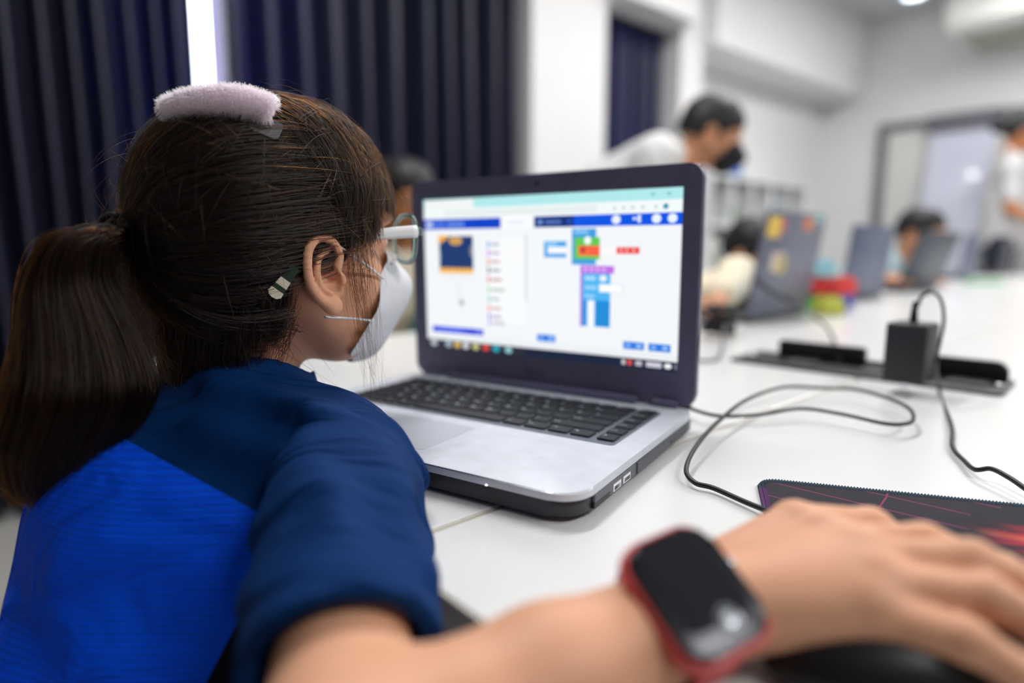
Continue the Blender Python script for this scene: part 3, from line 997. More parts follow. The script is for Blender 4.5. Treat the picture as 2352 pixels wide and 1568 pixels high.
# local x along the front edge, y away from the camera
obj('rim', prism(BM(), rrect(TLEN, .115, .012, 4, TLEN / 2, .0575), .0002, .0045, .0015), M('tray_rim', (52, 54, 60), 0.35, 0.2), tr)
obj('recess', prism(BM(), rrect(TLEN - .035, .075, .010, 4, TLEN / 2 + .004, .062), .0045, .0052), m_black, tr)
def flap(x0, x1, h, r0, r1):
    n = 6
    pts = [(x0, .004), (x1, .004)]
    pts += [(x1 - r1 + r1 * math.cos(a), h - r1 + r1 * math.sin(a)) for a in [math.pi / 2 * k / n for k in range(n + 1)]]
    pts += [(x0 + r0 + r0 * math.cos(a), h - r0 + r0 * math.sin(a)) for a in [math.pi / 2 + math.pi / 2 * k / n for k in range(n + 1)]]
    b = prism(BM(), pts, -.006, .006, .001, 1)
    return xform(b, Matrix.Translation((0, .085, 0)) @ Matrix.Rotation(math.pi / 2, 4, 'X'))
L_ = TLEN
obj('flap', flap(.075 * L_ + .02, .50 * L_, .030, .004, .006), m_black, tr, smooth=30)
obj('flap_notch', flap(.50 * L_ - .004, .60 * L_, .012, .003, .003), m_black, tr, smooth=30)
obj('flap', flap(.60 * L_, .985 * L_, .030, .006, .015), m_black, tr, smooth=30)
for k in range(3):
    sx = L_ * (.28 + .30 * k)
    s = obj('socket_plate', prism(BM(), rrect(.045, .045, .006, 3, sx, .050), .0052, .0075, .001, 1), M('socket_plate', (36, 37, 41), 0.4), tr)
    bm = BM()
    for dx in (-.010, .010):
        bx(bm, (sx + dx, .050, .0076), (.0025, .008, .0006))
    pieces('socket_slot', bm, m_chrome, s)
for x in (.045 * L_, .975 * L_):
    obj('screw', lathe(BM(), [(.006, .0045), (.006, .0070), (.003, .0080)], 14, (x, .052, 0)), M('steel_screw', (196, 196, 200), 0.35, 0.8), tr)
# adapter
ap = T(2098, 893, .008)
ad = thing('power_adapter', 'black plug-in power adapter standing upright in the socket tray', 'adapter', (ap.x, ap.y + .012, TZ + .0080), math.radians(40))
m_adap = M('adapter_plastic', (44, 46, 50), 0.5, var=0.06, bump=0.1, bscale=400)
obj('body', box((0, 0, .043), (.046, .044, .072), .004, 3), m_adap, ad, smooth=30)
bm = BM()
for dx in (-.010, .010):
    bx(bm, (dx, 0, .0035), (.002, .006, .007))
pieces('prong', bm, m_chrome, ad)
cone = lathe(BM(), [(.005, .0785), (.0045, .085), (.003, .100), (.0025, .104)], 12)
obj('strain_relief', cone, m_rubber, ad, smooth=True)

def cable(name, label, pts, r, m, n=8, per=10):
    pts = [Vector(p) for p in pts]
    base = Vector((pts[0].x, pts[0].y, TZ))
    t = thing(name, label, 'cable', base)
    bm = BM()
    tube(bm, [p - base for p in catmull(pts, per)], r, n)
    obj('cord', bm, m, t, smooth='all')
    return t, base
at = Vector((ap.x, ap.y + .012, TZ + .0080 + .102))
dpt = ap.y + .012
pts = [at, P(2106, 705, dpt), P(2118, 680, dpt), P(2142, 671, dpt - .005), P(2162, 690, dpt - .02), P(2168, 735, dpt - .035),
       P(2158, 790, dpt - .05), P(2151, 835, dpt - .065), P(2158, 900, .74), T(2185, 975, .004), T(2188, 1025, .004), T(2215, 1058, .004),
       T(2240, 1078, .006), T(2275, 1076, .010), T(2310, 1092, .010), T(2352, 1120, .008), T(2430, 1180, .004), T(2540, 1230, .003)]
cable('adapter_cable', 'thin black cable rising from the power adapter and running over the white table', pts, .0019, m_rubber)
mp = [T(1578, 932, .013), T(1600, 943, .012), T(1655, 955, .010), T(1745, 952, .010), T(1838, 938, .013), T(1930, 950, .013), T(2030, 972, .012), T(2080, 973, .012), T(2098, 962, .013),
      T(2088, 938, .015), T(2040, 914, .016), T(1965, 894, .016), T(1890, 891, .016), T(1800, 889, .018), T(1715, 918, .020), T(1645, 972, .016), T(1597, 1028, .012),
      T(1576, 1078, .008), T(1596, 1108, .005), T(1640, 1121, .004), T(1720, 1156, .004), T(1790, 1182, .006), T(1860, 1198, .007), T(1935, 1222, .007), T(2010, 1250, .008), T(2080, 1290, .010)]
t, b0 = cable('mouse_cable', 'black mouse cable looping from the laptop side over the white table', mp, .0019, m_rubber)
t['label'] = 'black mouse cable looping from the laptop over the table to the mouse'
bm = BM(); tube(bm, [mp[0] - b0 - Vector((.014, -.004, 0)), mp[0] - b0 + Vector((.004, -.002, 0))], .0042, 8)
obj('plug', bm, m_rubber, t)
pts = [P(1735, 640, 1.36), P(1770, 668, 1.34), P(1835, 700, 1.30), P(1872, 728, 1.22), P(1900, 752, 1.10), P(1918, 790, 1.0), P(1925, 830, .93), P(1926, 852, .915)]
t, b0 = cable('charger_cable', 'grey charger cable from the stickered laptop down into the socket tray', pts, .0030, m_greyc)
bm = BM(); tube(bm, [pts[0] - b0, pts[1] - b0, pts[2] - b0], [.007, .0065, .005], 10); obj('strain_relief', bm, M('charger_plug_grey', (66, 66, 72), 0.5), t, smooth=True)
bm = BM(); lathe(bm, [(.009, -.012), (.010, 0), (.008, .018), (.004, .03)], 14, P(1924, 868, .905) - b0); obj('plug', bm, m_rubber, t, smooth=True)
# knot of black cables by the lid edge
rg = random.Random(4)
kc = P(1650, 740, 1.22)
pts = []
for k in range(34):
    a = k * 1.9
    pts.append(Vector((kc.x + (.026 + .018 * rg.random()) * math.cos(a) * (1 if k % 3 else .6), kc.y + .03 * math.sin(a), TZ + .006 + max(0, .030 + .026 * math.sin(k * 1.1)))))
t, b0 = cable('cable_bundle', 'tangled bundle of black cables lying by the stickered laptop', pts, .0034, m_rubber, 6, 5)
pts = [P(1668, 742, 1.2), T(1660, 770, .02), T(1658, 800, .004), T(1650, 822, .004), T(1625, 828, .004), T(1585, 826, .004), T(1540, 815, .004)]
cable('thin_cable', 'thin grey cable curling on the table behind the open laptop', pts, .0022, m_greyc)

# ------------------------------------------------------------------ mouse pad and mouse
pc = T(1745, 1110); px_ = (T(2352, 1172) - pc).normalized()
PW, PD_ = .33, .24
pad = thing('mouse_pad', 'dark mouse pad with pink line pattern and stitched edge under the hand', 'mouse pad', (pc.x, pc.y, TZ), math.atan2(px_.y, px_.x))
m_pad = bpy.data.materials.new('mouse_pad_print'); m_pad.use_nodes = True
nt = m_pad.node_tree; b = nt.nodes['Principled BSDF']
b.inputs['Roughness'].default_value = .85
tc = nt.nodes.new('ShaderNodeTexCoord')
sep = nt.nodes.new('ShaderNodeSeparateXYZ'); nt.links.new(tc.outputs['Object'], sep.inputs[0])
def mth(op, a, b_=None, v=None):
    n_ = nt.nodes.new('ShaderNodeMath'); n_.operation = op
    for i, x in enumerate((a, b_)):
        if x is None: continue
        if isinstance(x, (int, float)): n_.inputs[i].default_value = x
        else: nt.links.new(x, n_.inputs[i])
    return n_.outputs[0]
def mixc(f, a, b_):
    n_ = nt.nodes.new('ShaderNodeMix'); n_.data_type = 'RGBA'
    nt.links.new(f, n_.inputs[0])
    for s, x in ((6, a), (7, b_)):
        if isinstance(x, tuple): n_.inputs[s].default_value = x
        else: nt.links.new(x, n_.inputs[s])
    return n_.outputs[2]
mapn = nt.nodes.new('ShaderNodeMapping'); nt.links.new(tc.outputs['Object'], mapn.inputs[0]); mapn.inputs['Rotation'].default_value = (0, 0, .42)
br = nt.nodes.new('ShaderNodeTexBrick'); nt.links.new(mapn.outputs[0], br.inputs[0])
br.inputs['Scale'].default_value = 9; br.inputs['Mortar Size'].default_value = .006; br.offset = .37; br.squash = 1.6; br.inputs['Brick Width'].default_value = .7; br.inputs['Row Height'].default_value = .24
nzp = nt.nodes.new('ShaderNodeTexNoise'); nzp.inputs['Scale'].default_value = 14; nt.links.new(tc.outputs['Object'], nzp.inputs['Vector'])
base = mixc(nzp.outputs['Fac'], lin((14, 14, 22)) + (1,), lin((34, 26, 42)) + (1,))
c1 = mixc(mth('MULTIPLY', br.outputs['Fac'], mth('GREATER_THAN', nzp.outputs['Fac'], .5)), base, lin((128, 44, 92)) + (1,))
# red and orange print towards the far right part of the pad
rx = mth('SMOOTH_MIN', mth('MULTIPLY', mth('SUBTRACT', sep.outputs[0], .118), 25.0), 1.0)
ry = mth('MULTIPLY', mth('SUBTRACT', -.034, sep.outputs[1]), 70.0)
msk = mth('MULTIPLY', mth('MINIMUM', mth('MAXIMUM', rx, 0.0), 1.0), mth('MINIMUM', mth('MAXIMUM', ry, 0.0), 1.0))
rp = nt.nodes.new('ShaderNodeValToRGB'); nz2 = nt.nodes.new('ShaderNodeTexNoise'); nz2.inputs['Scale'].default_value = 26
mp2 = nt.nodes.new('ShaderNodeMapping'); mp2.inputs['Scale'].default_value = (.5, 1.8, 1); nt.links.new(tc.outputs['Object'], mp2.inputs[0]); nt.links.new(mp2.outputs[0], nz2.inputs['Vector'])
nt.links.new(nz2.outputs['Fac'], rp.inputs[0])
cr = rp.color_ramp; cr.elements[0].position = .44; cr.elements[0].color = lin((46, 16, 44)) + (1,); cr.elements[1].position = .54; cr.elements[1].color = lin((214, 30, 66)) + (1,)
for p_, c in ((.62, (238, 96, 60)), (.70, (248, 196, 150)), (.76, (84, 120, 116))):
    e = cr.elements.new(p_); e.color = lin(c) + (1,)
c2 = mixc(msk, c1, rp.outputs[0])
nt.links.new(c2, b.inputs['Base Color'])
obj('cloth', prism(BM(), rrect(PW, PD_, .012, 6, PW / 2, -PD_ / 2), .0004, .0032, .0006, 1), m_pad, pad)
# stitched border: an edge roll plus slanted stitches
edge = rrect(PW, PD_, .012, 8, PW / 2, -PD_ / 2)
edge = edge + [edge[0]]
bm = BM(); tube(bm, [Vector((x, y_, .0022)) for x, y_ in edge], .0021, 8, caps=False)
m_stitch = bpy.data.materials.new('stitch_thread'); m_stitch.use_nodes = True
nt = m_stitch.node_tree; b = nt.nodes['Principled BSDF']; b.inputs['Roughness'].default_value = .7
tc = nt.nodes.new('ShaderNodeTexCoord'); sep = nt.nodes.new('ShaderNodeSeparateXYZ'); nt.links.new(tc.outputs['Object'], sep.inputs[0])
nt.links.new(mixc(mth('GREATER_THAN', mth('MULTIPLY', sep.outputs[1], -1.0), .018), lin((46, 70, 84)) + (1,), lin((104, 60, 118)) + (1,)), b.inputs['Base Color'])
ed = obj('edge_roll', bm, m_stitch, pad, smooth='all')
bm = BM()
for i in range(len(edge) - 1):
    a = Vector(edge[i] + (0,)); c = Vector(edge[i + 1] + (0,))
    seg = c - a
    nrm = Vector((-seg.y, seg.x, 0)).normalized()
    k = max(1, int(seg.length / .0020))
    for j in range(k):
        p_ = a + seg * (j + .5) / k
        d = seg.normalized()
        tube(bm, [p_ - nrm * .0024 - d * .0008 + Vector((0, 0, .0016)), p_ + Vector((0, 0, .0046)), p_ + nrm * .0030 + d * .0008 + Vector((0, 0, .0030))], .0005, 4)
so = obj('stitching', bm, m_stitch, pad); so['kind'] = 'stuff'

MOC = Vector((.158, .232, TZ + .0036)); MOA = math.radians(-3)
mo = thing('computer_mouse', 'black computer mouse under the resting hand on the pad', 'mouse', MOC, MOA)
m_mouse = M('mouse_shell', (20, 20, 23), 0.38, var=0.06)
def mouse_f(p):
    d = sd_ell(p, (0, 0, .004), (.055, .031, .025))
    d = smax(d, -(p[:, 2] - .0), .003)
    return d
sdf_obj('shell', [(mouse_f, (-.07, -.045, -.01), (.07, .045, .04), .002)], m_mouse, mo)
obj('wheel', xform(lathe(BM(), [(.009, -.003), (.010, 0), (.009, .003)], 20), Matrix.Translation((.034, 0, .018)) @ Matrix.Rotation(math.pi / 2, 4, 'X')), m_rubber, mo)
obj('button_gap', box((.036, 0, .0190), (.032, .0012, .010)), M('mouse_gap', (8, 8, 9), 0.6), mo)

# ------------------------------------------------------------------ toys and small things between the pupils' laptops
toys = [(1862, 1.75, 0, (70, 170, 90), 'green'), (1917, 1.75, 0, (60, 70, 170), 'blue'), (1908, 1.66, 0, (214, 216, 90), 'yellow'),
        (1880, 1.75, 1, (206, 48, 52), 'red'), (1934, 1.75, 1, (226, 72, 66), 'bright red'), (1868, 1.83, 0, (150, 60, 60), 'dark red'),
        (1868, 1.83, 1, (232, 120, 110), 'salmon'), (1884, 1.75, 2, (150, 200, 214), 'pale blue'), (1930, 1.83, 0, (80, 84, 180), 'violet blue')]
for x, d, lvl, rgb, nm in toys:
    p_ = P(x, 640, d)
    b_ = thing('toy_brick', '%s toy building brick in the pile beside the stickered laptop' % nm, 'toy brick', (p_.x, p_.y, TZ + .0002 + lvl * .0480), 0, 'toy bricks between the laptops')
    m_t = M('toy_' + nm.replace(' ', '_'), rgb, 0.35, var=0.03)
    obj('block', box((0, 0, .0195), (.062, .05, .039), .003), m_t, b_)
    for dx in (-.015, .015):
        for dy in (-.012, .012):
            obj('stud', lathe(BM(), [(.0085, .038), (.0085, .0468), (.007, .0478)], 12, (dx, dy, 0)), m_t, b_)
p_ = T(2245, 632)
b_ = thing('green_tray', 'small green plastic lid lying on the bench before the far laptops', 'lid', (2.35, 3.12, TZ))
obj('plate', prism(BM(), rrect(.14, .10, .015, 4), .0005, .012, .002), M('green_plastic', (120, 190, 140), 0.4), b_)
obj('rim', prism(BM(), rrect(.15, .11, .02, 4), .012, .018, .002), M('green_plastic', (120, 190, 140), 0.4), b_)
# ------------------------------------------------------------------ the girl at the laptop
m_skin = M('skin', (230, 172, 138), 0.52, var=0.05, vscale=35, sss=0.12, bump=0.04, bscale=700, spec=0.35)
m_navy = None
def V3(*a):
    return np.array(a, np.float32)
GB = Vector((-.285, .385, 0))               # seat position on the floor
def W(x, y, z):                              # table-relative -> girl local
    return V3(x - GB.x, y - GB.y, z + TZ)
girl = thing('person', 'girl in a blue and navy shirt with ponytail and face mask, reaching for the mouse', 'person', GB)
# head frame
HAZ = math.radians(48)
hF = Vector((math.sin(HAZ), math.cos(HAZ), 0)); hR = Vector((math.cos(HAZ), -math.sin(HAZ), 0))
HPITCH = math.radians(-1.0)
hU = Vector((0, 0, 1))
hF2 = (hF * math.cos(HPITCH) - hU * math.sin(HPITCH)); hU2 = (hU * math.cos(HPITCH) + hF * math.sin(HPITCH))
HCN = Vector((-.194, .507, TZ + HC + .010))
HM = frame(HCN, hF2, zd=hU2)                 # local x forward, y left, z up
HMg = Matrix.Translation(-GB) @ HM           # into girl-local
def to_np(m):
    return np.array([list(r) for r in m])
HMn = to_np(HM); HMgn = to_np(HMg)
def hx(v, m=None):
    m = HMgn if m is None else m
    v = np.asarray(v)
    return v @ m[:3, :3].T + m[:3, 3]

def head_sdf(p):
    d = sd_ell(p, (-.006, 0, .022), (.089, .070, .074))
    d = smin(d, sd_ell(p, (.034, 0, -.030), (.051, .051, .070)), .03)
    d = smin(d, sd_ell(p, (.052, 0, -.078), (.030, .030, .028)), .02)          # chin
    for s in (-1, 1):
        d = smin(d, sd_ell(p, (.048, s * .030, -.040), (.030, .026, .028)), .02)  # cheek
        d = smin(d, sd_cone(p, (.000, s * .050, -.045), (.045, s * .026, -.085), .016, .016), .02)  # jaw
        d = smin(d, sd_ell(p, (.078, s * .030, .014), (.012, .022, .008)), .012)  # brow
        d = smax(d, -sd_ell(p, (.092, s * .031, -.006), (.012, .015, .010)), .010)  # eye socket
        d = smin(d, sd_ell(p, (.074, s * .031, -.006), (.0125, .0125, .0115)), .002)  # eye
    d = smin(d, sd_cone(p, (.086, 0, .000), (.098, 0, -.030), .006, .010), .010)  # nose
    d = smin(d, sd_ell(p, (.084, 0, -.056), (.012, .020, .009)), .008)           # lips
    d = smin(d, sd_cone(p, (-.020, 0, -.040), (-.030, 0, -.125), .044, .038), .022)  # neck
    return d
# ear (local frame: a forward, b up, c outward)
def seg_curve(p, pts, rs, k):
    d = None
    for i in range(len(pts) - 1):
        e = sd_cone(p, pts[i], pts[i + 1], rs[i], rs[i + 1])
        d = e if d is None else smin(d, e, k)
    return d
def ear_sdf(p):
    hel = [tuple(v) for v in catmull([(.007, .001, .001), (.0115, .012, .001), (.007, .0225, .0015), (-.003, .0262, .002), (-.012, .0195, .003), (-.0158, .006, .0035), (-.0150, -.006, .003), (-.0100, -.016, .002), (-.0030, -.0225, .001)], 3)]
    rs = [.0030] * (len(hel) - 6) + [.0031, .0033, .0035, .0038, .0040, .0042]
    d = seg_curve(p, hel, rs, .0015)
    d = smin(d, sd_ell(p, (.0005, -.0232, .0005), (.0070, .0072, .0040)), .004)
    d = smin(d, sd_ell(p, (-.0025, .001, -.0045), (.0145, .0245, .0030)), .0035)
    ah = [tuple(v) for v in catmull([(.0035, .0165, -.0005), (-.0045, .0125, .0008), (-.0085, .003, .0015), (-.0072, -.008, .0015), (-.001, -.0135, .0012)], 3)]
    d = smin(d, seg_curve(p, ah, [.0026] * len(ah), .001), .0025)
    d = smin(d, sd_ell(p, (.0100, -.0055, .0012), (.0032, .0050, .0035)), .003)
    d = smax(d, -sd_ell(p, (.0015, -.0035, .0015), (.0068, .0085, .0055)), .002)
    d = smax(d, -sd_ell(p, (.0045, -.004, -.004), (.0035, .004, .006)), .002)
    d = smin(d, sd_cone(p, (.009, .012, -.010), (.009, -.016, -.010), .006, .006), .006)
    return d
ev, ef = nets(ear_sdf, (-.026, -.038, -.020), (.024, .036, .012), .00085)
evR = ev * 1.02
def ear_to_head(v, side):
    a, b_, c = v[:, 0], v[:, 1], v[:, 2]
    th = math.radians(3)
    fx = a * math.cos(th) - 0 * c + c * math.sin(th) * .35
    out = c * math.cos(th) - a * math.sin(th)
    tl = math.radians(-7)
    x = fx * math.cos(tl) + b_ * math.sin(tl)
    z = -fx * math.sin(tl) + b_ * math.cos(tl)
    return np.stack([.010 + x, side * (.0765 + out), -.029 + z], 1)
EAR_R = ear_to_head(evR, -1); EAR_L = ear_to_head(evR, 1)

# arm and hand
Sr = W(-.106, .383, .024); Sl = W(-.272, .570, .030)
El = W(-.055, .176, .003); Wr = W(.0715, .243, .0205)
HS = .942
def hand_chain(pts, rs):
    return [W(p[0] * HS, p[1] * HS, p[2]) for p in pts], [r * .97 for r in rs]
fing = {
    'thumb': hand_chain([(.108, .292, .026), (.150, .312, .038), (.190, .312, .036), (.214, .303, .024)], [.014, .0115, .0100, .0082]),
    'index': hand_chain([(.158, .290, .037), (.196, .279, .043), (.224, .266, .036), (.240, .257, .024)], [.0115, .0092, .0082, .0068]),
    'middle': hand_chain([(.161, .268, .040), (.201, .255, .046), (.229, .242, .038), (.246, .233, .025)], [.0115, .0094, .0084, .0070]),
    'ring': hand_chain([(.158, .252, .037), (.195, .236, .041), (.217, .223, .033), (.229, .215, .021)], [.0108, .0088, .0078, .0066]),
    'little': hand_chain([(.150, .242, .031), (.178, .223, .032), (.193, .211, .025), (.202, .204, .016)], [.0098, .0078, .0070, .0060]),
}
def arm_sdf(p):
    d = sd_cone(p, Sr, El, .030, .027)
    d = smin(d, sd_cone(p, El, El * .45 + Wr * .55, .032, .0270), .02)
    d = smin(d, sd_cone(p, El * .45 + Wr * .55, Wr, .0270, .0200), .01)
    # palm: broad slab between the wrist and the knuckles
    for key, k, r0, r1 in (('index', .014, .0130, .0130), ('middle', .014, .0140, .0135), ('ring', .014, .0130, .0125), ('little', .014, .0120, .0110)):
        d = smin(d, sd_cone(p, Wr + V3(.004, 0, .002), fing[key][0][0], r0, r1), k)
    hand = d
    for key in ('index', 'middle', 'ring', 'little', 'thumb'):
        pts, rs = fing[key]
        e = None
        for i in range(3):
            s = sd_cone(p, pts[i], pts[i + 1], rs[i], rs[i + 1])
            e = s if e is None else smin(e, s, .003)
        for i in (1, 2):
            e = smin(e, np.linalg.norm(p - pts[i], axis=1) - rs[i] * 1.04, .003)
        hand = smin(hand, e, .010 if key == 'thumb' else .004)
    # tendons / knuckles
    for key in ('index', 'middle', 'ring', 'little'):
        q = fing[key][0][0] + V3(0, 0, .005)
        hand = smin(hand, np.linalg.norm(p - q, axis=1) - .0085, .006)
    return hand
Pv = W(-.285, .385, -.235)
Nb = W(-.222, .478, .048)
fwd = np.array([math.sin(TA), math.cos(TA), 0]); lft = np.array([-math.cos(TA), math.sin(TA), 0]); up = np.array([0, 0, 1.0])
def low_sdf(p):
    d = sd_cone(p, Pv, W(-.215, .458, -.045), .088, .070)
    d = smin(d, sd_cone(p, Sl - up * .012, Sr - up * .012, .030, .030), .03)
    d = smin(d, sd_cone(p, Nb - V3(0, 0, .03), Nb + V3(.012, .012, .03), .040, .038), .02)
    le = W(-.345, .515, -.13); lw = W(-.275, .480, -.165)
    d = smin(d, sd_cone(p, Sl, le, .036, .030), .02)
    d = smin(d, sd_cone(p, le, lw, .030, .021), .01)
    d = smin(d, sd_cone(p, lw, lw + V3(.045, .0, -.005), .022, .016), .01)
    for k in range(4):
        b_ = lw + V3(.045, -.020 + .014 * k, -.005)
        d = smin(d, sd_cone(p, b_, b_ + V3(.035, -.004, -.012), .0085, .0070), .004)
    d = smin(d, sd_cone(p, lw + V3(.01, -.02, 0), lw + V3(.045, -.038, -.004), .010, .008), .006)
    for s in (-1, 1):
        hip = Pv + lft * (.062 * s) + up * (-.015)
        kn = hip + fwd * .34 + lft * (.012 * s)
        an = np.array([kn[0], kn[1], .075]) - fwd * .02
        d = smin(d, sd_cone(p, hip, kn, .076, .050), .03)
        d = smin(d, sd_cone(p, kn, an, .048, .032), .02)
        d = smin(d, sd_cone(p, an - up * .035, an + fwd * .12 - up * .045, .030, .024), .02)
    return d
parts = []
v1, f1 = nets(head_sdf, (-.12, -.09, -.17), (.125, .09, .115), .0026)
v1 = hx(v1)
vE1 = hx(EAR_R); vE2 = hx(EAR_L)
lo = np.minimum.reduce([Sr, El, Wr]) - .07; hi = W(.27, .45, .11)
v2, f2 = nets(arm_sdf, lo, hi, .0023)
v3, f3 = nets(low_sdf, W(-.52, .20, -.725), W(.20, .80, .14), .008)
vs, fs, off = [], [], 0
for v, f in ((v1, f1), (vE1, ef), (vE2, ef[:, ::-1]), (v2, f2), (v3, f3)):
    vs.append(v); fs.append(f + off); off += len(v)
obj('body', np_mesh('body', np.concatenate(vs), np.concatenate(fs)), m_skin, girl, smooth='all')

m_eyew = M('eye_white', (236, 232, 228), .2, var=.01)
m_iris = M('eye_iris', (38, 24, 18), .15, var=.1)
m_brow = M('eyebrow_hair', (34, 26, 24), .8, var=.2)
def eyes(parent, tf, scale=1.0):
    for s in (-1, 1):
        bm = BM(); bmesh.ops.create_uvsphere(bm, u_segments=20, v_segments=12, radius=.0108, matrix=Matrix.Translation((.0764, s * .031, -.006)) @ Matrix.Diagonal((1, 1, .62, 1)))
        e = obj('eye', xform(bm, tf), m_eyew, parent, smooth='all')
        bm = BM(); bmesh.ops.create_uvsphere(bm, u_segments=16, v_segments=10, radius=.0056, matrix=Matrix.Translation((.0819, s * .031, -.0058)) @ Matrix.Diagonal((1, 1, .92, 1)))
        obj('iris', xform(bm, tf), m_iris, e, smooth='all')
        bm = BM(); tube(bm, catmull([(.0880, s * .017, .0135), (.0865, s * .031, .0185), (.0770, s * .046, .0150)], 5), [.0010] + [.0019] * 9 + [.0010], 8, flat=.6)
        obj('eyebrow', xform(bm, tf), m_brow, parent, smooth='all')
eyes(girl, HMg)
# ------------------------------------------------------------------ shirt
def fabric(name, build):
    m = bpy.data.materials.new(name); m.use_nodes = True
    nt = m.node_tree; b = nt.nodes['Principled BSDF']
    b.inputs['Roughness'].default_value = .75; b.inputs['Specular IOR Level'].default_value = .12
    build(nt, b)
    return m
def jersey(nt, b, scale=900, strength=.12):
    tc = nt.nodes.new('ShaderNodeTexCoord')
    nz = nt.nodes.new('ShaderNodeTexNoise'); nz.inputs['Scale'].default_value = scale; nt.links.new(tc.outputs['Object'], nz.inputs['Vector'])
    n2 = nt.nodes.new('ShaderNodeTexNoise'); n2.inputs['Scale'].default_value = 16; n2.inputs['Detail'].default_value = 2; nt.links.new(tc.outputs['Object'], n2.inputs['Vector'])
    bp = nt.nodes.new('ShaderNodeBump'); bp.inputs['Strength'].default_value = strength; bp.inputs['Distance'].default_value = .001
    nt.links.new(nz.outputs['Fac'], bp.inputs['Height'])
    b2 = nt.nodes.new('ShaderNodeBump'); b2.inputs['Strength'].default_value = .35; b2.inputs['Distance'].default_value = .012
    nt.links.new(n2.outputs['Fac'], b2.inputs['Height']); nt.links.new(bp.outputs['Normal'], b2.inputs['Normal'])
    nt.links.new(b2.outputs['Normal'], b.inputs['Normal'])
    # long diagonal wrinkles
    mp_ = nt.nodes.new('ShaderNodeMapping'); mp_.inputs['Rotation'].default_value = (.5, -.35, .6); mp_.inputs['Scale'].default_value = (9, 46, 16)
    nt.links.new(tc.outputs['Object'], mp_.inputs[0])
    n3 = nt.nodes.new('ShaderNodeTexNoise'); n3.inputs['Scale'].default_value = 1.0; n3.inputs['Detail'].default_value = 2.5; n3.inputs['Distortion'].default_value = .8
    nt.links.new(mp_.outputs[0], n3.inputs['Vector'])
    b3 = nt.nodes.new('ShaderNodeBump'); b3.inputs['Strength'].default_value = 1.0; b3.inputs['Distance'].default_value = .014
    nt.links.new(n3.outputs['Fac'], b3.inputs['Height']); nt.links.new(b2.outputs['Normal'], b3.inputs['Normal'])
    nt.links.new(b3.outputs['Normal'], b.inputs['Normal'])
    return tc
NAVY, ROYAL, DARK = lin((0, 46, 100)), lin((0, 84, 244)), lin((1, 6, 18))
def b_navy(nt, b):
    jersey(nt, b)
    b.inputs['Base Color'].default_value = NAVY + (1,)
def b_torso(nt, b):
    tc = jersey(nt, b)
    def at(n):
        a = nt.nodes.new('ShaderNodeAttribute'); a.attribute_name = n; return a.outputs['Fac']
    def gt(x, v):
        g = nt.nodes.new('ShaderNodeMath'); g.operation = 'GREATER_THAN'; nt.links.new(x, g.inputs[0]); g.inputs[1].default_value = v; return g.outputs[0]
    def mix(f, a, c):
        n = nt.nodes.new('ShaderNodeMix'); n.data_type = 'RGBA'; nt.links.new(f, n.inputs[0])
        for s, x in ((6, a), (7, c)):
            if isinstance(x, tuple): n.inputs[s].default_value = x
            else: nt.links.new(x, n.inputs[s])
        return n.outputs[2]
    # ribbed knit stripes in the royal panel
    wv = nt.nodes.new('ShaderNodeTexWave'); wv.inputs['Scale'].default_value = 95; wv.bands_direction = 'Z'; wv.inputs['Distortion'].default_value = 1.0
    nt.links.new(tc.outputs['Object'], wv.inputs['Vector'])
    roy = mix(wv.outputs['Fac'], tuple(c * .82 for c in ROYAL) + (1,), tuple(min(1, c * 1.08) for c in ROYAL) + (1,))
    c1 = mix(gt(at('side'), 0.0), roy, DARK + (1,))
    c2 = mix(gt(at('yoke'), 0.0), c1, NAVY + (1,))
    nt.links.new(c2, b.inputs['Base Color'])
m_navy = fabric('navy_jersey', b_navy)
m_torso = fabric('royal_blue_jersey', b_torso)
mid = (Sr + Sl) / 2
Er = Sr + (El - Sr) * .74
def fold(p, dirv, freq, amp, ph=0.0):
    return amp * np.sin(p @ np.asarray(dirv, np.float32) * freq + ph)
def shirt_sdf(p):
    ch = W(-.218, .452, -.022)
    d = sd_cone(p, Pv + up * .02, ch, .112, .098)
    for s, S in ((1, Sl), (-1, Sr)):
        inn = S + (mid - S) * .42
        d = smin(d, sd_cone(p, Pv + lft * (.05 * s) + up * .02, inn - up * .045 - fwd * .01, .085, .074), .05)
        d = smin(d, sd_cone(p, S, Nb + lft * (.028 * s), .046, .040), .035)
    d = smin(d, sd_ell(p, W(-.250, .432, -.025), (.085, .085, .075)), .04)
    d = smin(d, sd_cone(p, Nb, Nb + up * .020 + fwd * .012, .052, .049), .02)
    w = np.sin(p @ np.array([9., 7., 30.], np.float32)) * 1.5
    d = d + fold(p, (22, 10, 40), 1.0, .0022) + .0022 * np.sin(p @ np.array([52., -40., 26.], np.float32) + 1.4 * w)
    # long pulls from the shoulder blade to the arm pit
    d = d + .0042 * np.sin((p @ np.array([55., 100., 66.], np.float32)) + 1.2 * w) * np.exp(-((p - Sr) ** 2).sum(1) / .014)
    # open neck
    nk = sd_cone(p, Nb - up * .01 - fwd * .01, Nb + up * .10 + fwd * .05, .043, .050)
    d = smax(d, -nk, .006)
    return d
v, f = nets(shirt_sdf, W(-.48, .20, -.30), W(-.02, .72, .16), .0036)
me = np_mesh('shirt', v, f)
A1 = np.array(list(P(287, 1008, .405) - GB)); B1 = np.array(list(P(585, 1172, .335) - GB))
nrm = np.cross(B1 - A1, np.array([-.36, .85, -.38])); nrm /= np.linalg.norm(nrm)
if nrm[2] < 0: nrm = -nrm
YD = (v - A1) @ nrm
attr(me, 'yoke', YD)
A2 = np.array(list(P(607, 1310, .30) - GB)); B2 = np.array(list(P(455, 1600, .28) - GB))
n2 = np.cross(B2 - A2, np.array([-.36, .80, -.48])); n2 /= np.linalg.norm(n2)
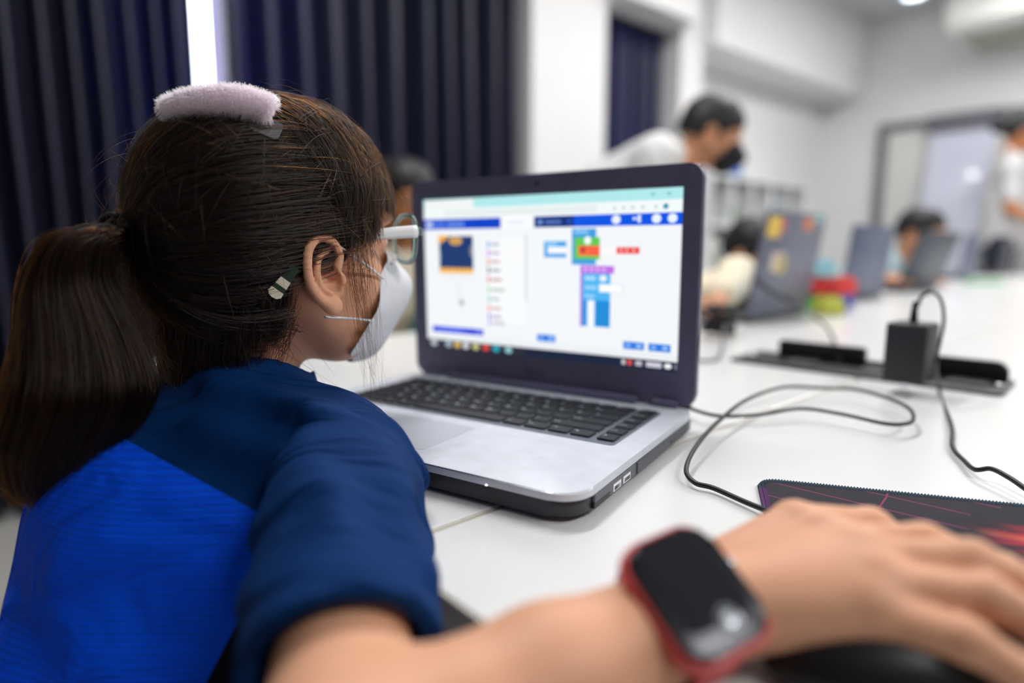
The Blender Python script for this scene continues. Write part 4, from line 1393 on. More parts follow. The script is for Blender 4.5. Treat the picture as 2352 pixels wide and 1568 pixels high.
if n2 @ (-lft) < 0: n2 = -n2
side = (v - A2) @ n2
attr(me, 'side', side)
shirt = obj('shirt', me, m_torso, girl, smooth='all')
# collar band
cn = Nb + up * .028 + fwd * .016
bm = BM()
ring = []
ax_x, ax_y = Vector(fwd), Vector(lft)
for k in range(40):
    a = 2 * math.pi * k / 40
    ring.append(Vector(cn) + ax_x * (.053 * math.cos(a)) + ax_y * (.053 * math.sin(a)) + Vector((0, 0, -.020 * math.cos(a) - .004)))
tube(bm, ring + [ring[0]], .0045, 8, caps=False)
obj('collar', bm, m_navy, girl, smooth='all')
# right sleeve: open tube
ar = Er - Sr; arl = np.linalg.norm(ar); ard = ar / arl
cutn = ard + 0.30 * np.array([0.25, .0, -.75]); cutn /= np.linalg.norm(cutn)
def sleeve_sdf(p):
    o = sd_cone(p, Sr + up * .002, Er + ard * .03, .0480, .0388)
    q = (p - Sr) @ ard
    ph = p @ np.array([70., 30., -95.], np.float32)
    fo = .0030 * np.sin(ph + 2.2 * np.sin(p @ np.array([18., 22., 14.], np.float32))) + .0022 * np.sin(p @ np.array([-46., 60., 120.], np.float32) + 1.4 + 1.5 * np.sin(p @ np.array([40., -12., 20.], np.float32)))
    o = o + fo * np.clip(q / .06, .2, 1) * np.clip((arl - q) / .03, .25, 1)
    # shoulder seam merges with the torso
    i_ = sd_cone(p, Sr, Er + ard * .06, .0345, .0315)
    i_ = np.where(q < .09, 1.0, i_)
    d = smax(o, -i_, .001)
    d = smax(d, (p - Er) @ cutn, .001)
    # hem step
    return d
lo = np.minimum(Sr, Er) - .07; hi = np.maximum(Sr, Er) + .07
v, f = nets(sleeve_sdf, lo, hi, .0022)
slv = obj('sleeve', np_mesh('sleeve', v, f), m_navy, girl, smooth='all')
def hem_sdf(p):
    q = (p - Er) @ cutn
    o = sd_cone(p, Sr, Er + ard * .03, .0488, .0398)
    i_ = sd_cone(p, Sr, Er + ard * .06, .0345, .0315)
    d = smax(o, -i_, .0005)
    return smax(smax(d, q - .0006, .0004), -(q + .026), .0004)
v, f = nets(hem_sdf, lo, hi, .0018)
obj('sleeve_hem', np_mesh('sleeve_hem', v, f), m_navy, slv, smooth='all')
# left sleeve
le = W(-.345, .515, -.13)
def sleeveL(p):
    return sd_cone(p, Sl, Sl + (le - Sl) * .6, .048, .043)
lo2 = np.minimum(Sl, le) - .07; hi2 = np.maximum(Sl, le) + .07
v, f = nets(sleeveL, lo2, hi2, .005)
obj('sleeve', np_mesh('sleeve', v, f), m_navy, girl, smooth='all')
# trousers
def trouser_sdf(p):
    d = sd_ell(p, Pv - up * .005, (.118, .118, .085))
    for s in (-1, 1):
        hip = Pv + lft * (.062 * s) + up * (-.015)
        kn = hip + fwd * .34 + lft * (.012 * s)
        an = np.array([kn[0], kn[1], .075]) - fwd * .02
        d = smin(d, sd_cone(p, hip, kn, .082, .056), .03)
        d = smin(d, sd_cone(p, kn, an + up * .03, .054, .042), .02)
    return d
v, f = nets(trouser_sdf, W(-.44, .20, -.70), W(.20, .80, -.12), .008)
obj('trousers', np_mesh('trousers', v, f), M('dark_trousers', (26, 28, 40), .8, var=.1, bump=.2, bscale=500), girl, smooth='all')
m_shoe = M('shoe_canvas', (230, 230, 232), .6)
for s in (-1, 1):
    hip = Pv + lft * (.062 * s) + up * (-.015)
    kn = hip + fwd * .34 + lft * (.012 * s)
    an = np.array([kn[0], kn[1], .075]) - fwd * .02
    def shoe(p):
        d = sd_cone(p, an - up * .035, an + fwd * .13 - up * .040, .038, .033)
        return smax(d, -(p[:, 2] - .002), .004)
    v, f = nets(shoe, an - .1, an + np.array([.2, .2, .06]), .005)
    obj('shoe', np_mesh('shoe', v, f), m_shoe, girl, smooth='all')
# stool under her
st = thing('stool', 'round black stool the girl in the blue shirt sits on', 'stool', GB)
zs_ = float(Pv[2]) - .092
obj('seat', lathe(BM(), [(.15, zs_ - .035), (.16, zs_ - .02), (.158, zs_ - .006), (.14, zs_)], 32), m_leg, st, smooth=30)
for k in range(4):
    a = math.pi / 4 + k * math.pi / 2
    bm = BM(); tube(bm, [(.11 * math.cos(a), .11 * math.sin(a), zs_ - .03), (.15 * math.cos(a), .15 * math.sin(a), .0)], .011, 10)
    obj('leg', bm, m_leg, st)
# ------------------------------------------------------------------ hair of the girl
HA = np.array([.0970, .0795, .0985]); HP = 2.4
HOFF = np.array([-.001, 0, .003])
def hair_r(d):
    d = d / np.linalg.norm(d, axis=-1, keepdims=True)
    return (np.abs(d / HA) ** HP).sum(-1) ** (-1.0 / HP)
def on_hair(d, s=1.0):           # direction -> head-local point on the hair surface
    d = np.asarray(d, float)
    d = d / np.linalg.norm(d, axis=-1, keepdims=True)
    r = hair_r(d)
    return HOFF + d * (r * s)[..., None]
def hit_hair(px, py, s=1.0):     # where the line of sight meets the hair surface (head-local)
    inv = np.linalg.inv(HMn)
    o = (inv @ np.append(np.array(CAM), 1))[:3] - HOFF
    dr = inv[:3, :3] @ np.array(ray(px, py)); dr /= np.linalg.norm(dr)
    t = np.linspace(.2, .9, 1400)
    q = o + dr * t[:, None]
    f = (np.abs(q / (HA * s)) ** HP).sum(1) - 1
    i = np.argmax(f < 0)
    if not (f < 0).any():
        i = np.argmin(f)
    return q[i] + HOFF
m_hair = bpy.data.materials.new('dark_brown_hair'); m_hair.use_nodes = True
nt = m_hair.node_tree
nt.nodes.remove(nt.nodes['Principled BSDF'])
hb = nt.nodes.new('ShaderNodeBsdfHairPrincipled')
hb.parametrization = 'MELANIN'
hb.inputs['Melanin'].default_value = 0.92
hb.inputs['Melanin Redness'].default_value = 0.75
hb.inputs['Roughness'].default_value = 0.24
hb.inputs['Radial Roughness'].default_value = 0.45
hb.inputs['Random Color'].default_value = 0.35
nt.links.new(hb.outputs[0], nt.nodes['Material Output'].inputs['Surface'])
m_scalp = M('hair_under_layer', (16, 12, 12), .7, var=.3, vscale=80, spec=.2)

def bearing(p):                  # hair-bearing scalp (head-local points)
    x, z = p[:, 0], p[:, 2]
    lim = np.where(z > .05, .12, np.where(z > 0, .050 + .9 * z, np.where(z > -.03, .022 + .9 * (z + .03), -.014)))
    return (x < lim) & (z > -.088 + .25 * np.clip(x + .03, -1, 0) * 0)
# under layer: closed shell over the scalp
def cap_sdf(p):
    q = (p - HOFF.astype(np.float32)) / (HA * .955).astype(np.float32)
    k = (np.abs(q) ** HP).sum(1) ** (1 / HP)
    d = (k - 1) * .088
    x, z = p[:, 0], p[:, 2]
    lim = np.where(z > .05, .12, np.where(z > 0, .046 + 1.3 * z, np.where(z > -.03, .020 + .9 * (z + .03), -.014)))
    d = smax(d, (x - lim) * .6, .006)
    nape = -(z + .092 + .35 * (x + .05))
    d = smax(d, nape, .006)
    inner = (np.abs((p - HOFF.astype(np.float32)) / (HA * .80).astype(np.float32)) ** HP).sum(1) ** (1 / HP)
    return smax(d, -(inner - 1) * .07, .002)
v, f = nets(cap_sdf, (-.125, -.10, -.11), (.125, .10, .125), .0028)
capo = obj('hair', np_mesh('hair', hx(v), f), m_scalp, girl, smooth='all')

KP = 16
tt = np.linspace(0, 1, KP)
TIE = np.array([-.1060, .0, .002])
def slerp(a, b, t):
    a = a / np.linalg.norm(a, axis=-1, keepdims=True); b = b / np.linalg.norm(b, axis=-1, keepdims=True)
    c = np.clip((a * b).sum(-1), -1, 1); th = np.arccos(c)[..., None, None]
    s = np.sin(th) + 1e-9
    return (np.sin((1 - t)[None, :, None] * th) * a[:, None] + np.sin(t[None, :, None] * th) * b[:, None]) / s
def children(guides, per, wid, rough, rg, wprof=None):
    g = np.repeat(guides, per, 0)
    n = len(g)
    off = rg.normal(0, 1, (n, 1, 3)) * wid
    w = (np.ones(KP) if wprof is None else wprof)[None, :, None]
    wob = rg.normal(0, rough, (n, 4, 3))
    ph = np.stack([np.sin(np.pi * tt * (k + 1) * .9 + k) for k in range(4)], 1)
    return g + off * w + np.einsum('pk,nkd->npd', ph, wob) * tt[None, :, None]
def rnd_dirs(n, rg):
    d = rg.normal(0, 1, (n, 3)); return d / np.linalg.norm(d, axis=1, keepdims=True)
rg = np.random.default_rng(5)
# A: combed back to the tie
d = rnd_dirs(9000, rg)
p = on_hair(d)
d = d[bearing(p)]
keep = ~((on_hair(d)[:, 2] > .06) & (on_hair(d)[:, 0] > .035))
d = d[keep][:1700]
end = (TIE - HOFF)[None] + rg.normal(0, .005, (len(d), 3)) * np.array([.2, 1, 1])
path = slerp(d, end, tt)
lay = rg.uniform(.955, 1.012, len(d))
prof = lay[:, None] + .012 * np.sin(np.pi * tt)[None] * rg.uniform(-.5, 1.4, len(d))[:, None]
G = on_hair(path) - HOFF
G = G * prof[:, :, None] + HOFF
# converge to the tie at the end
wq = np.clip((tt - .80) / .20, 0, 1) ** 1.5
G = G * (1 - wq)[None, :, None] + (end + HOFF)[:, None] * wq[None, :, None]
# slight downward sag on the side of the head
G[:, :, 2] -= (.010 * np.sin(np.pi * tt)[None] * (np.abs(d[:, 1:2]) ** 1)) * np.clip(1 - d[:, 2:3], 0, 1)
SA = children(G, 13, .0016, .0006, rg, np.clip(1.3 - tt, .35, 1))
# B: top and fringe, flowing forward from the crown
n = 520
root = np.stack([rg.uniform(-.035, .06, n), rg.normal(0, .030, n), np.full(n, .09)], 1)
yy = rg.uniform(-1, 1, n)
e_f = np.stack([.096 - .034 * np.abs(yy) ** 2, yy * .068, rg.uniform(.010, .040, n)], 1)
path = slerp(root - HOFF, e_f - HOFF, tt)
lay = rg.uniform(.985, 1.035, n)
G = (on_hair(path) - HOFF) * (lay[:, None] + .018 * np.sin(np.pi * tt)[None] * rg.uniform(0, 1.2, n)[:, None])[:, :, None] + HOFF
SB = children(G, 12, .0016, .0009, rg, np.clip(1.2 - .8 * tt, .3, 1))
# B2: side sweep over the temples, ending before and behind the ear
n = 330
sd = np.where(rg.uniform(0, 1, n) < .72, -1, 1)
root = np.stack([rg.uniform(-.03, .055, n), sd * rg.uniform(.0, .040, n), np.full(n, .09)], 1)
e_f = np.stack([rg.uniform(.022, .066, n), sd * .078, rg.uniform(-.012, .022, n)], 1)
path = slerp(root - HOFF, e_f - HOFF, tt)
lay = rg.uniform(.985, 1.03, n)
G = (on_hair(path) - HOFF) * (lay[:, None] + .02 * np.sin(np.pi * tt)[None] * rg.uniform(-.2, 1.0, n)[:, None])[:, :, None] + HOFF
SB2 = children(G, 11, .0018, .0012, rg, np.clip(1.2 - .8 * tt, .35, 1))
# C: thin locks hanging before the ear
def hang(x0, y0, z0, z1, dx, n, spread, lift=.0):
    r0 = np.stack([x0 + rg.normal(0, spread, n), y0 + rg.normal(0, .003, n), z0 + rg.normal(0, .008, n)], 1)
    z1_ = z1 + rg.normal(0, .015, n)
    out = np.zeros((n, KP, 3))
    bend = rg.normal(0, .006, n)
    for i, t in enumerate(tt):
        out[:, i, 0] = r0[:, 0] + dx * t ** 1.4 + bend * np.sin(np.pi * t)
        out[:, i, 1] = r0[:, 1] + np.sign(y0) * (.004 * np.sin(np.pi * t) + lift * t)
        out[:, i, 2] = r0[:, 2] + (z1_ - r0[:, 2]) * t
    return out
SC_ = [hang(.036, s * .0755, .008, -.050, .004, 16, .005) for s in (-1, 1)]
SC_ += [hang(.040, s * .0735, .000, -.118, .006, 9, .003) for s in (-1, 1)]
SC_ += [hang(.030, s * .0765, -.005, -.105, .010, 6, .004) for s in (-1, 1)]
SC_ = children(np.concatenate(SC_), 4, .0009, .0010, rg)
# D: loose hair at the nape
n = 620
ang = np.clip(rg.normal(0, .75, n), -1.7, 1.7)
r0 = np.stack([-.020 - .062 * np.cos(ang), .070 * np.sin(ang), rg.uniform(-.075, -.02, n)], 1)
GD = np.zeros((n, KP, 3))
zl = rg.uniform(-.150, -.110, n) + .030 * np.abs(ang)
for i, t in enumerate(tt):
    GD[:, i, 0] = r0[:, 0] * (1 - .10 * t) - .010 * t
    GD[:, i, 1] = r0[:, 1] * (1 - .22 * t)
    GD[:, i, 2] = r0[:, 2] + (zl - r0[:, 2]) * t
SD = children(GD, 9, .0020, .0014, rg)
# E: flyaways
n = 800
d = rnd_dirs(n * 6, rg); d = d[(d[:, 2] > .05) | (d[:, 0] < -.2)]
p = on_hair(d); d = d[bearing(p)][:n]
tang = np.cross(d, rg.normal(0, 1, d.shape)); tang /= np.linalg.norm(tang, axis=1, keepdims=True)
ln = rg.uniform(.02, .07, len(d))
out = on_hair(d, .99)
SE = out[:, None] + tang[:, None] * (ln[:, None] * tt[None])[:, :, None] + d[:, None] * ((rg.uniform(.03, .28, len(d)) * ln)[:, None] * np.sin(np.pi * .62 * tt)[None])[:, :, None]
SE[:, :, 2] -= (.25 * ln[:, None] * tt[None] ** 2)
S = np.concatenate([SA, SB, SB2, SD])
strand = strands('hair_strands', hx(S.reshape(-1, 3)).reshape(S.shape), rg.uniform(.00011, .00021, len(S)), m_hair, capo)
strands('side_locks', hx(SC_.reshape(-1, 3)).reshape(SC_.shape), rg.uniform(.00007, .00013, len(SC_)), m_hair, capo)
strands('flyaway_hair', hx(SE.reshape(-1, 3)).reshape(SE.shape), .00010, m_hair, capo)

# ponytail
inv = HM.inverted()
def wl(p):       # world -> girl local numpy
    return np.array(list(p - GB))
tie_w = HM @ Vector(TIE)
pc_ = [tie_w - GB] + [P(*q) - GB for q in ((236, 536, .412), (180, 562, .402), (158, 650, .400), (184, 780, .398), (188, 900, .392), (145, 1010, .386), (110, 1090, .382), (90, 1145, .380))]
wd = [.0090, .0110, .0175, .0230, .0350, .0440, .0400, .0250, .009]
cc = np.array([list(q) for q in catmull(pc_, 8)])
ww = np.interp(np.linspace(0, 1, len(cc)), np.linspace(0, 1, len(wd)), wd)
ts = np.linspace(0, 1, len(cc))
KQ = 22
def pony(n, rg, sc=1.0, flat=.72):
    a = rg.uniform(0, 2 * np.pi, n); r = np.sqrt(rg.uniform(0.02, 1, n)) * sc
    L = np.clip(rg.normal(.93, .07, n), .5, 1.03)
    q = np.linspace(0, 1, KQ)[None] * L[:, None]
    q = np.clip(q, 0, 1)
    out = np.zeros((n, KQ, 3))
    for k in range(3):
        out[:, :, k] = np.interp(q, ts, cc[:, k])
    wq = np.interp(q, ts, ww)
    # cross-section axes: image-right and depth
    ax1 = np.array(hR * .35 + hF * .94); ax1 /= np.linalg.norm(ax1)
    ax1 = np.array([.93, .30, .0]); ax2 = np.array([-.30, .93, 0.0])
    tw = rg.normal(0, .22, n)[:, None] * q
    aa = a[:, None] + tw
    out += (np.cos(aa) * r[:, None] * wq)[:, :, None] * ax1 + (np.sin(aa) * r[:, None] * wq * flat)[:, :, None] * ax2
    # near the tie the section stands upright
    return out
GP = pony(520, rg)
gp = np.repeat(GP, 16, 0)
kk = np.linspace(0, 1, KQ)
gp = gp + rg.normal(0, .0017, (len(gp), 1, 3)) * np.clip(kk * 3, .2, 1)[None, :, None]
wob = rg.normal(0, .0011, (len(gp), 3, 3))
gp = gp + np.einsum('pk,nkd->npd', np.stack([np.sin(np.pi * kk * (k + 1.3)) for k in range(3)], 1), wob)
m_tail = m_hair.copy(); m_tail.name = 'brown_ponytail_hair'
hb2 = [n_ for n_ in m_tail.node_tree.nodes if n_.type == 'BSDF_HAIR_PRINCIPLED'][0]
hb2.inputs['Melanin'].default_value = .86; hb2.inputs['Melanin Redness'].default_value = .95; hb2.inputs['IOR'].default_value = 1.42
tail = strands('ponytail', gp, rg.uniform(.00012, .00022, len(gp)), m_tail, girl)
# soft dark core so the tail is not see-through
bm = BM()
tube(bm, [Vector(c) for c in cc[2:-6]], [float(w) * .62 for w in ww[2:-6]], 12)
obj('ponytail_core', bm, m_scalp, girl, smooth='all')
# inner wisps between the tail and the nape
n = 170
r0 = TIE + rg.normal(0, .006, (n, 3)); z_ = np.linspace(0, 1, KP)
WS = np.zeros((n, KP, 3))
ex = np.stack([rg.uniform(-.115, -.075, n), rg.uniform(-.035, .03, n), rg.uniform(-.13, -.075, n)], 1)
for i, t in enumerate(z_):
    WS[:, i] = r0 * (1 - t) + ex * t
    WS[:, i, 0] -= .016 * np.sin(np.pi * t) * rg.uniform(.2, 1.0, n)
strands('loose_wisps', hx(children(WS, 3, .0016, .0016, rg).reshape(-1, 3)).reshape(n * 3, KP, 3), .00008, m_hair, capo)

# ------------------------------------------------------------------ hair tie
ht = thing('hair_tie', 'black elastic hair tie with a metal crimp holding the ponytail', 'hair tie', tie_w)
tdir = (Vector(pc_[1]) - Vector(pc_[0])).normalized()
qm = tdir.to_track_quat('Z', 'Y').to_matrix().to_4x4()
bm = BM()
for k in range(3):
    ring = [qm @ Vector(((.0115 - .0006 * k) * math.cos(a), (.0135 - .0006 * k) * math.sin(a), .0028 * k - .002)) for a in [2 * math.pi * j / 32 for j in range(33)]]
    tube(bm, ring, .0017, 8, caps=False)
bo = obj('band', bm, M('elastic_black', (14, 14, 16), .5), ht, smooth='all'); bo['kind'] = 'stuff'
pm = inv @ (P(278, 517, .40))
bm = BM()
a0 = qm @ Vector((-.0115, 0, .001))
for ang in (-2.6, -2.2):
    bx(bm, qm @ Vector((.0125 * math.cos(ang + 1.2), .0145 * math.sin(ang + 1.2), .001)), (.0028, .0028, .0050), .0008)
cr = obj('metal_crimp', bm, m_chrome, ht); cr['kind'] = 'stuff'

# ------------------------------------------------------------------ fluffy clip on the crown
cl_pts = []
top = [(372, 262), (420, 246), (480, 236), (540, 236), (590, 246), (634, 260)]
dep = [.452, .462, .472, .483, .494, .505]
cl = []
for (x, y_) in [(380, 285), (425, 268), (480, 260), (540, 262), (590, 272), (630, 288)]:
    q = HM @ Vector(hit_hair(x, y_, 1.0))
    cl.append(q + Vector((0, 0, .0085)) + (CAM - q).normalized() * .003)
cl0 = cl[3]
clip = thing('fluffy_hair_clip', 'fluffy pale pink hair clip on top of the girl\'s head', 'hair clip', cl0)
path = [p_ - cl0 for p_ in catmull(cl, 6)]
rad = [.0072 + .0038 * min(1, 1.6 * i / (len(path) - 1)) for i in range(len(path))]
rad[0] = .004; rad[-1] = .006
m_fluff = M('pale_pink_plush', (248, 222, 238), .9, var=.06, vscale=120, bump=.6, bscale=260, sheen=.4)
bm = BM(); tube(bm, path, rad, 16, flat=.85)
obj('pad', bm, m_fluff, clip, smooth='all')
pa = np.array([list(p_) for p_ in path])
n = 9000
ti = rg.uniform(0, 1, n) * (len(pa) - 1); i0 = np.minimum(ti.astype(int), len(pa) - 2); fr = (ti - i0)[:, None]
cpt = pa[i0] * (1 - fr) + pa[i0 + 1] * fr
rr = np.interp(ti, np.arange(len(rad)), rad)
tg = pa[i0 + 1] - pa[i0]; tg /= np.linalg.norm(tg, axis=1, keepdims=True)
nn = rg.normal(0, 1, (n, 3)); nn -= (nn * tg).sum(1, keepdims=True) * tg; nn /= np.linalg.norm(nn, axis=1, keepdims=True)
endm = ((ti > len(pa) - 2.2).astype(float) - (ti < 1.2).astype(float))[:, None] * tg * .9
dirv = nn + endm + rg.normal(0, .45, (n, 3)); dirv /= np.linalg.norm(dirv, axis=1, keepdims=True)
ln = rg.uniform(.0015, .0044, n)
kf = np.linspace(0, 1, 5)
FU = (cpt + nn * (rr * .92)[:, None])[:, None] + dirv[:, None] * (ln[:, None] * kf)[:, :, None]
FU[:, :, 2] -= (.0012 * kf ** 2)[None]
m_fur = bpy.data.materials.new('pale_pink_fur'); m_fur.use_nodes = True
nt = m_fur.node_tree; nt.nodes.remove(nt.nodes['Principled BSDF'])
fb = nt.nodes.new('ShaderNodeBsdfHairPrincipled'); fb.parametrization = 'COLOR'
fb.inputs['Color'].default_value = (.86, .63, .78, 1); fb.inputs['Roughness'].default_value = .6; fb.inputs['Radial Roughness'].default_value = .7
nt.links.new(fb.outputs[0], nt.nodes['Material Output'].inputs['Surface'])
fo = strands('fur', FU, .00016, m_fur, clip, taper=.5); fo['kind'] = 'stuff'
m_clear = M('clear_plastic', (240, 244, 250), .08, var=0, trans=.85, ior=1.4)
eq = cl[5] - cl0
obj('clear_base', prism(BM(), rrect(.020, .016, .004, 4), -.0006, .0006), m_clear, clip).matrix_local = frame(eq + Vector((-.004, -.004, -.010)), (cl[5] - cl[4]), zd=Vector((.25, -.75, .6)))

# ------------------------------------------------------------------ striped snap clip behind the ear
p0 = hit_hair(628, 678, 1.03); p1 = hit_hair(672, 622, 1.03)
w0 = HM @ Vector(p0); w1 = HM @ Vector(p1)
nrm_w = (CAM - w0).normalized() * .5 + hR * .5
sc_ = thing('snap_hair_clip', 'small cream and dark green striped snap clip behind the ear', 'hair clip', w0)
fm = frame((0, 0, 0), (w1 - w0), zd=nrm_w)
Lc = (w1 - w0).length * 1.15
cols2 = [((238, 230, 206), .0, .19), ((36, 62, 48), .19, .33), ((238, 230, 206), .33, .56), ((36, 62, 48), .56, 1.0)]
for i, (rgb, a, b_) in enumerate(cols2):
    w_a = .0052 - .0022 * a; w_b = .0052 - .0022 * b_
    if i == 0:
        poly = [(Lc * b_, w_b), (Lc * .05, w_a), (-.001, w_a * .6), (-.0016, 0), (-.001, -w_a * .6), (Lc * .05, -w_a), (Lc * b_, -w_b)]
    else:
        poly = [(Lc * b_, w_b), (Lc * a, w_a), (Lc * a, -w_a), (Lc * b_, -w_b)]
    o = obj('stripe', xform(prism(BM(), poly[::-1], -.0006, .0008, .0002, 1), fm), M('clip_%d' % rgb[0], rgb, .35), sc_)

# ------------------------------------------------------------------ face mask
mk = thing('face_mask', 'white folded face mask worn by the girl', 'face mask', HCN)
mk.matrix_world = HM
m_mask = M('mask_nonwoven', (240, 241, 244), .8, var=.02, vscale=90, bump=.35, bscale=900)
cen = [(.102, -.012), (.113, -.022), (.124, -.032), (.133, -.042), (.133, -.053), (.126, -.066), (.115, -.080), (.104, -.094), (.094, -.107), (.080, -.114), (.062, -.113)]
sid = [(.082, -.022), (.074, -.028), (.069, -.034), (.067, -.042), (.066, -.050), (.064, -.058), (.058, -.066), (.052, -.074), (.047, -.083), (.043, -.091), (.040, -.097)]
yw = [.044, .048, .051, .053, .054, .056, .057, .056, .053, .050, .046]
bm = BM(); NC = 20
grid = []
for (xc, zc), (xs, zs__), yy_ in zip(cen, sid, yw):
    row = []
    for j in range(NC + 1):
        c = -1 + 2 * j / NC
        k = abs(c) ** 1.28
        row.append(bm.verts.new((xc + (xs - xc) * k, c * yy_ * (1 - .10 * (1 - abs(c)) * abs(c)), zc + (zs__ - zc) * abs(c) ** 1.2)))
    grid.append(row)
for i in range(len(grid) - 1):
    for j in range(NC):
        bm.faces.new((grid[i][j], grid[i][j + 1], grid[i + 1][j + 1], grid[i + 1][j]))
o = obj('panel', bm, m_mask, mk, smooth=35)
s_ = o.modifiers.new('thickness', 'SOLIDIFY'); s_.thickness = .0012
s_ = o.modifiers.new('soft', 'SUBSURF'); s_.levels = 1; s_.render_levels = 1
for side in (-1, 1):
    for a, b_ in ((((.066, -.036)), (.018, -.008)), ((.054, -.070), (.006, -.060))):
        pts = catmull([(a[0] + .004, side * .0530, a[1]), (a[0] * .6 + b_[0] * .4, side * .0670, a[1] * .6 + b_[1] * .4 + .001), (b_[0], side * .0780, b_[1])], 6)
        bm = BM(); tube(bm, pts, .0014, 8, flat=.7)
        obj('ear_loop', bm, m_mask, mk, smooth='all')
bm = BM()
for k in range(2):
    row = grid and None
tube(bm, catmull([(.084, -.0435, -.0250), (.099, -.026, -.0185), (.1045, 0, -.0155), (.099, .026, -.0185), (.084, .0435, -.0250)], 8), .0013, 6)
obj('nose_wire', bm, m_mask, mk, smooth='all')

# ------------------------------------------------------------------ eyeglasses
gl = thing('eyeglasses', 'child eyeglasses with white temples and clear green rims', 'eyeglasses', HCN)
gl.matrix_world = HM
m_temple = M('white_acetate', (240, 240, 240), .3, var=.01)
m_rim = M('clear_green_acetate', (196, 222, 214), .10, var=.03, trans=.8, ior=1.45)
m_lens = M('spectacle_lens', (248, 252, 252), .02, var=0, trans=1.0, ior=1.03)
GZ, GX = -.004, .109
for side in (-1, 1):
    cyy = side * .034
    wrap = .0
    def lp(a, r=1.0):
        ca, sa = math.cos(a), math.sin(a)
        x_ = .0245 * math.copysign(abs(ca) ** .8, ca) * r; z__ = .0205 * math.copysign(abs(sa) ** .8, sa) * r
        return Vector((GX - .010 * ((abs(cyy + x_) / .06) ** 2) - .10 * z__ * -1 * .6, cyy + x_, GZ + z__))
    ring = [lp(2 * math.pi * k / 48) for k in range(49)]
    bm = BM(); tube(bm, ring, .0021, 8, caps=False)
    rim = obj('rim', bm, m_rim, gl, smooth='all')
    bm = BM()
    f0 = [bm.verts.new(lp(2 * math.pi * k / 48, .97)) for k in range(48)]
    f1_ = [bm.verts.new(lp(2 * math.pi * k / 48, .97) + Vector((.0014, 0, 0))) for k in range(48)]
    bm.faces.new(f0[::-1]); bm.faces.new(f1_)
    for k in range(48):
        bm.faces.new((f0[k], f0[(k + 1) % 48], f1_[(k + 1) % 48], f1_[k]))
    obj('lens', bm, m_lens, rim)
    hg = Vector((GX - .012, side * .0620, GZ + .006))
    bm = BM(); bx(bm, hg + Vector((.002, 0, 0)), (.008, .006, .007), .0015); obj('hinge_block', bm, m_rim, gl)
    pts = catmull([hg + Vector((.000, side * .002, 0)), (.062, side * .0675, GZ + .004), (.034, side * .0700, GZ + .001), (.012, side * .0690, GZ - .003), (-.006, side * .0660, GZ - .014)], 6)
    bm = BM()
    n_ = len(pts)
    tube(bm, pts, [.0025 - .0011 * min(1, i / (n_ * .7)) for i in range(n_)], 10, flat=2.1)
    for v_ in bm.verts:
        pass
    obj('temple', bm, m_temple, gl, smooth='all')
bm = BM(); tube(bm, catmull([(GX - .001, -.0105, GZ + .004), (GX + .003, 0, GZ + .007), (GX - .001, .0105, GZ + .004)], 6), .0020, 8)
obj('bridge', bm, m_rim, gl, smooth='all')

# ------------------------------------------------------------------ smartwatch on the right wrist
arm_d = Vector([float(x) for x in (Wr - El)]).normalized()
Wr_w = Vector([float(x) for x in Wr]) + GB
face_up = ((CAM - Wr_w).normalized() * .85 + Vector((0, 0, 1)) * .25 + Vector((-.06, 0, 0)))
face_up = (face_up - arm_d * face_up.dot(arm_d)).normalized()
ctr = Wr_w - arm_d * .004 + face_up * .0225
# local x along the arm, y across, z out of the face
WMx = frame(ctr, arm_d, zd=face_up)
sw = thing('smartwatch', 'black faced smartwatch on a coral red band around the wrist', 'smartwatch', ctr)
sw.matrix_world = WMx
m_coral = M('coral_silicone', (226, 84, 82), .45, var=.03)
m_wc = M('watch_case', (26, 28, 36), .25, .3)
m_wg = M('watch_glass', (10, 11, 22), .08, var=.1, coat=.6)
wy = .0490; wx_ = .0415
obj('case', prism(BM(), rrect(wx_, wy, .0095, 8), -.004, .0058, .0022, 3), m_wc, sw, smooth=30)
obj('bumper', prism(BM(), rrect(wx_ + .004, wy + .004, .0110, 8), -.0045, .0030, .0016, 3), m_coral, sw, smooth=30)
obj('screen', prism(BM(), rrect(wx_ - .008, wy - .0125, .0055, 8, 0, .0035), .0056, .0062, .0003, 1), m_wg, sw, smooth=30)
cmn = obj('camera_ring', lathe(BM(), [(.0052, .0056), (.0052, .0064), (.0042, .0067), (.0040, .0062)], 28, (.003, -.0145, 0)), M('watch_ring', (150, 154, 162), .25, .7), sw, smooth=30)
obj('camera_glass', lathe(BM(), [(.0030, .0058), (.0028, .0066), (.0005, .0068)], 20, (.003, -.0145, 0)), M('camera_glass', (196, 200, 206), .2, .3), cmn, smooth=30)
# band: strip wrapped round the wrist, starting at both ends of the case
RW = .0235
cz = -.0225
bm = BM()
seg = 40
th0 = math.radians(40)
rows_ = []
for k in range(seg + 1):
    a = math.pi / 2 - th0 - (2 * math.pi - 2 * th0) * k / seg
    w_ = .0118 - .0018 * math.sin(math.pi * k / seg)
    ring = []
    for (xx, rr_) in ((-w_, RW + .0004), (w_, RW + .0004), (w_, RW + .0032), (-w_, RW + .0032)):
        ring.append(bm.verts.new((xx, rr_ * math.cos(a), cz + rr_ * math.sin(a))))
    rows_.append(ring)
for k in range(seg):
    for j in range(4):
        bm.faces.new((rows_[k][j], rows_[k][(j + 1) % 4], rows_[k + 1][(j + 1) % 4], rows_[k + 1][j]))
bm.faces.new(rows_[0]); bm.faces.new(rows_[-1][::-1])
obj('band', bm, m_coral, sw, smooth=40)
obj('crown_button', xform(lathe(BM(), [(.0032, 0), (.0032, .0022), (.0024, .0028)], 16), Matrix.Translation((wx_ / 2 + .0010, .004, .001)) @ Matrix.Rotation(math.pi / 2, 4, 'Y')), m_chrome, sw, smooth=30)
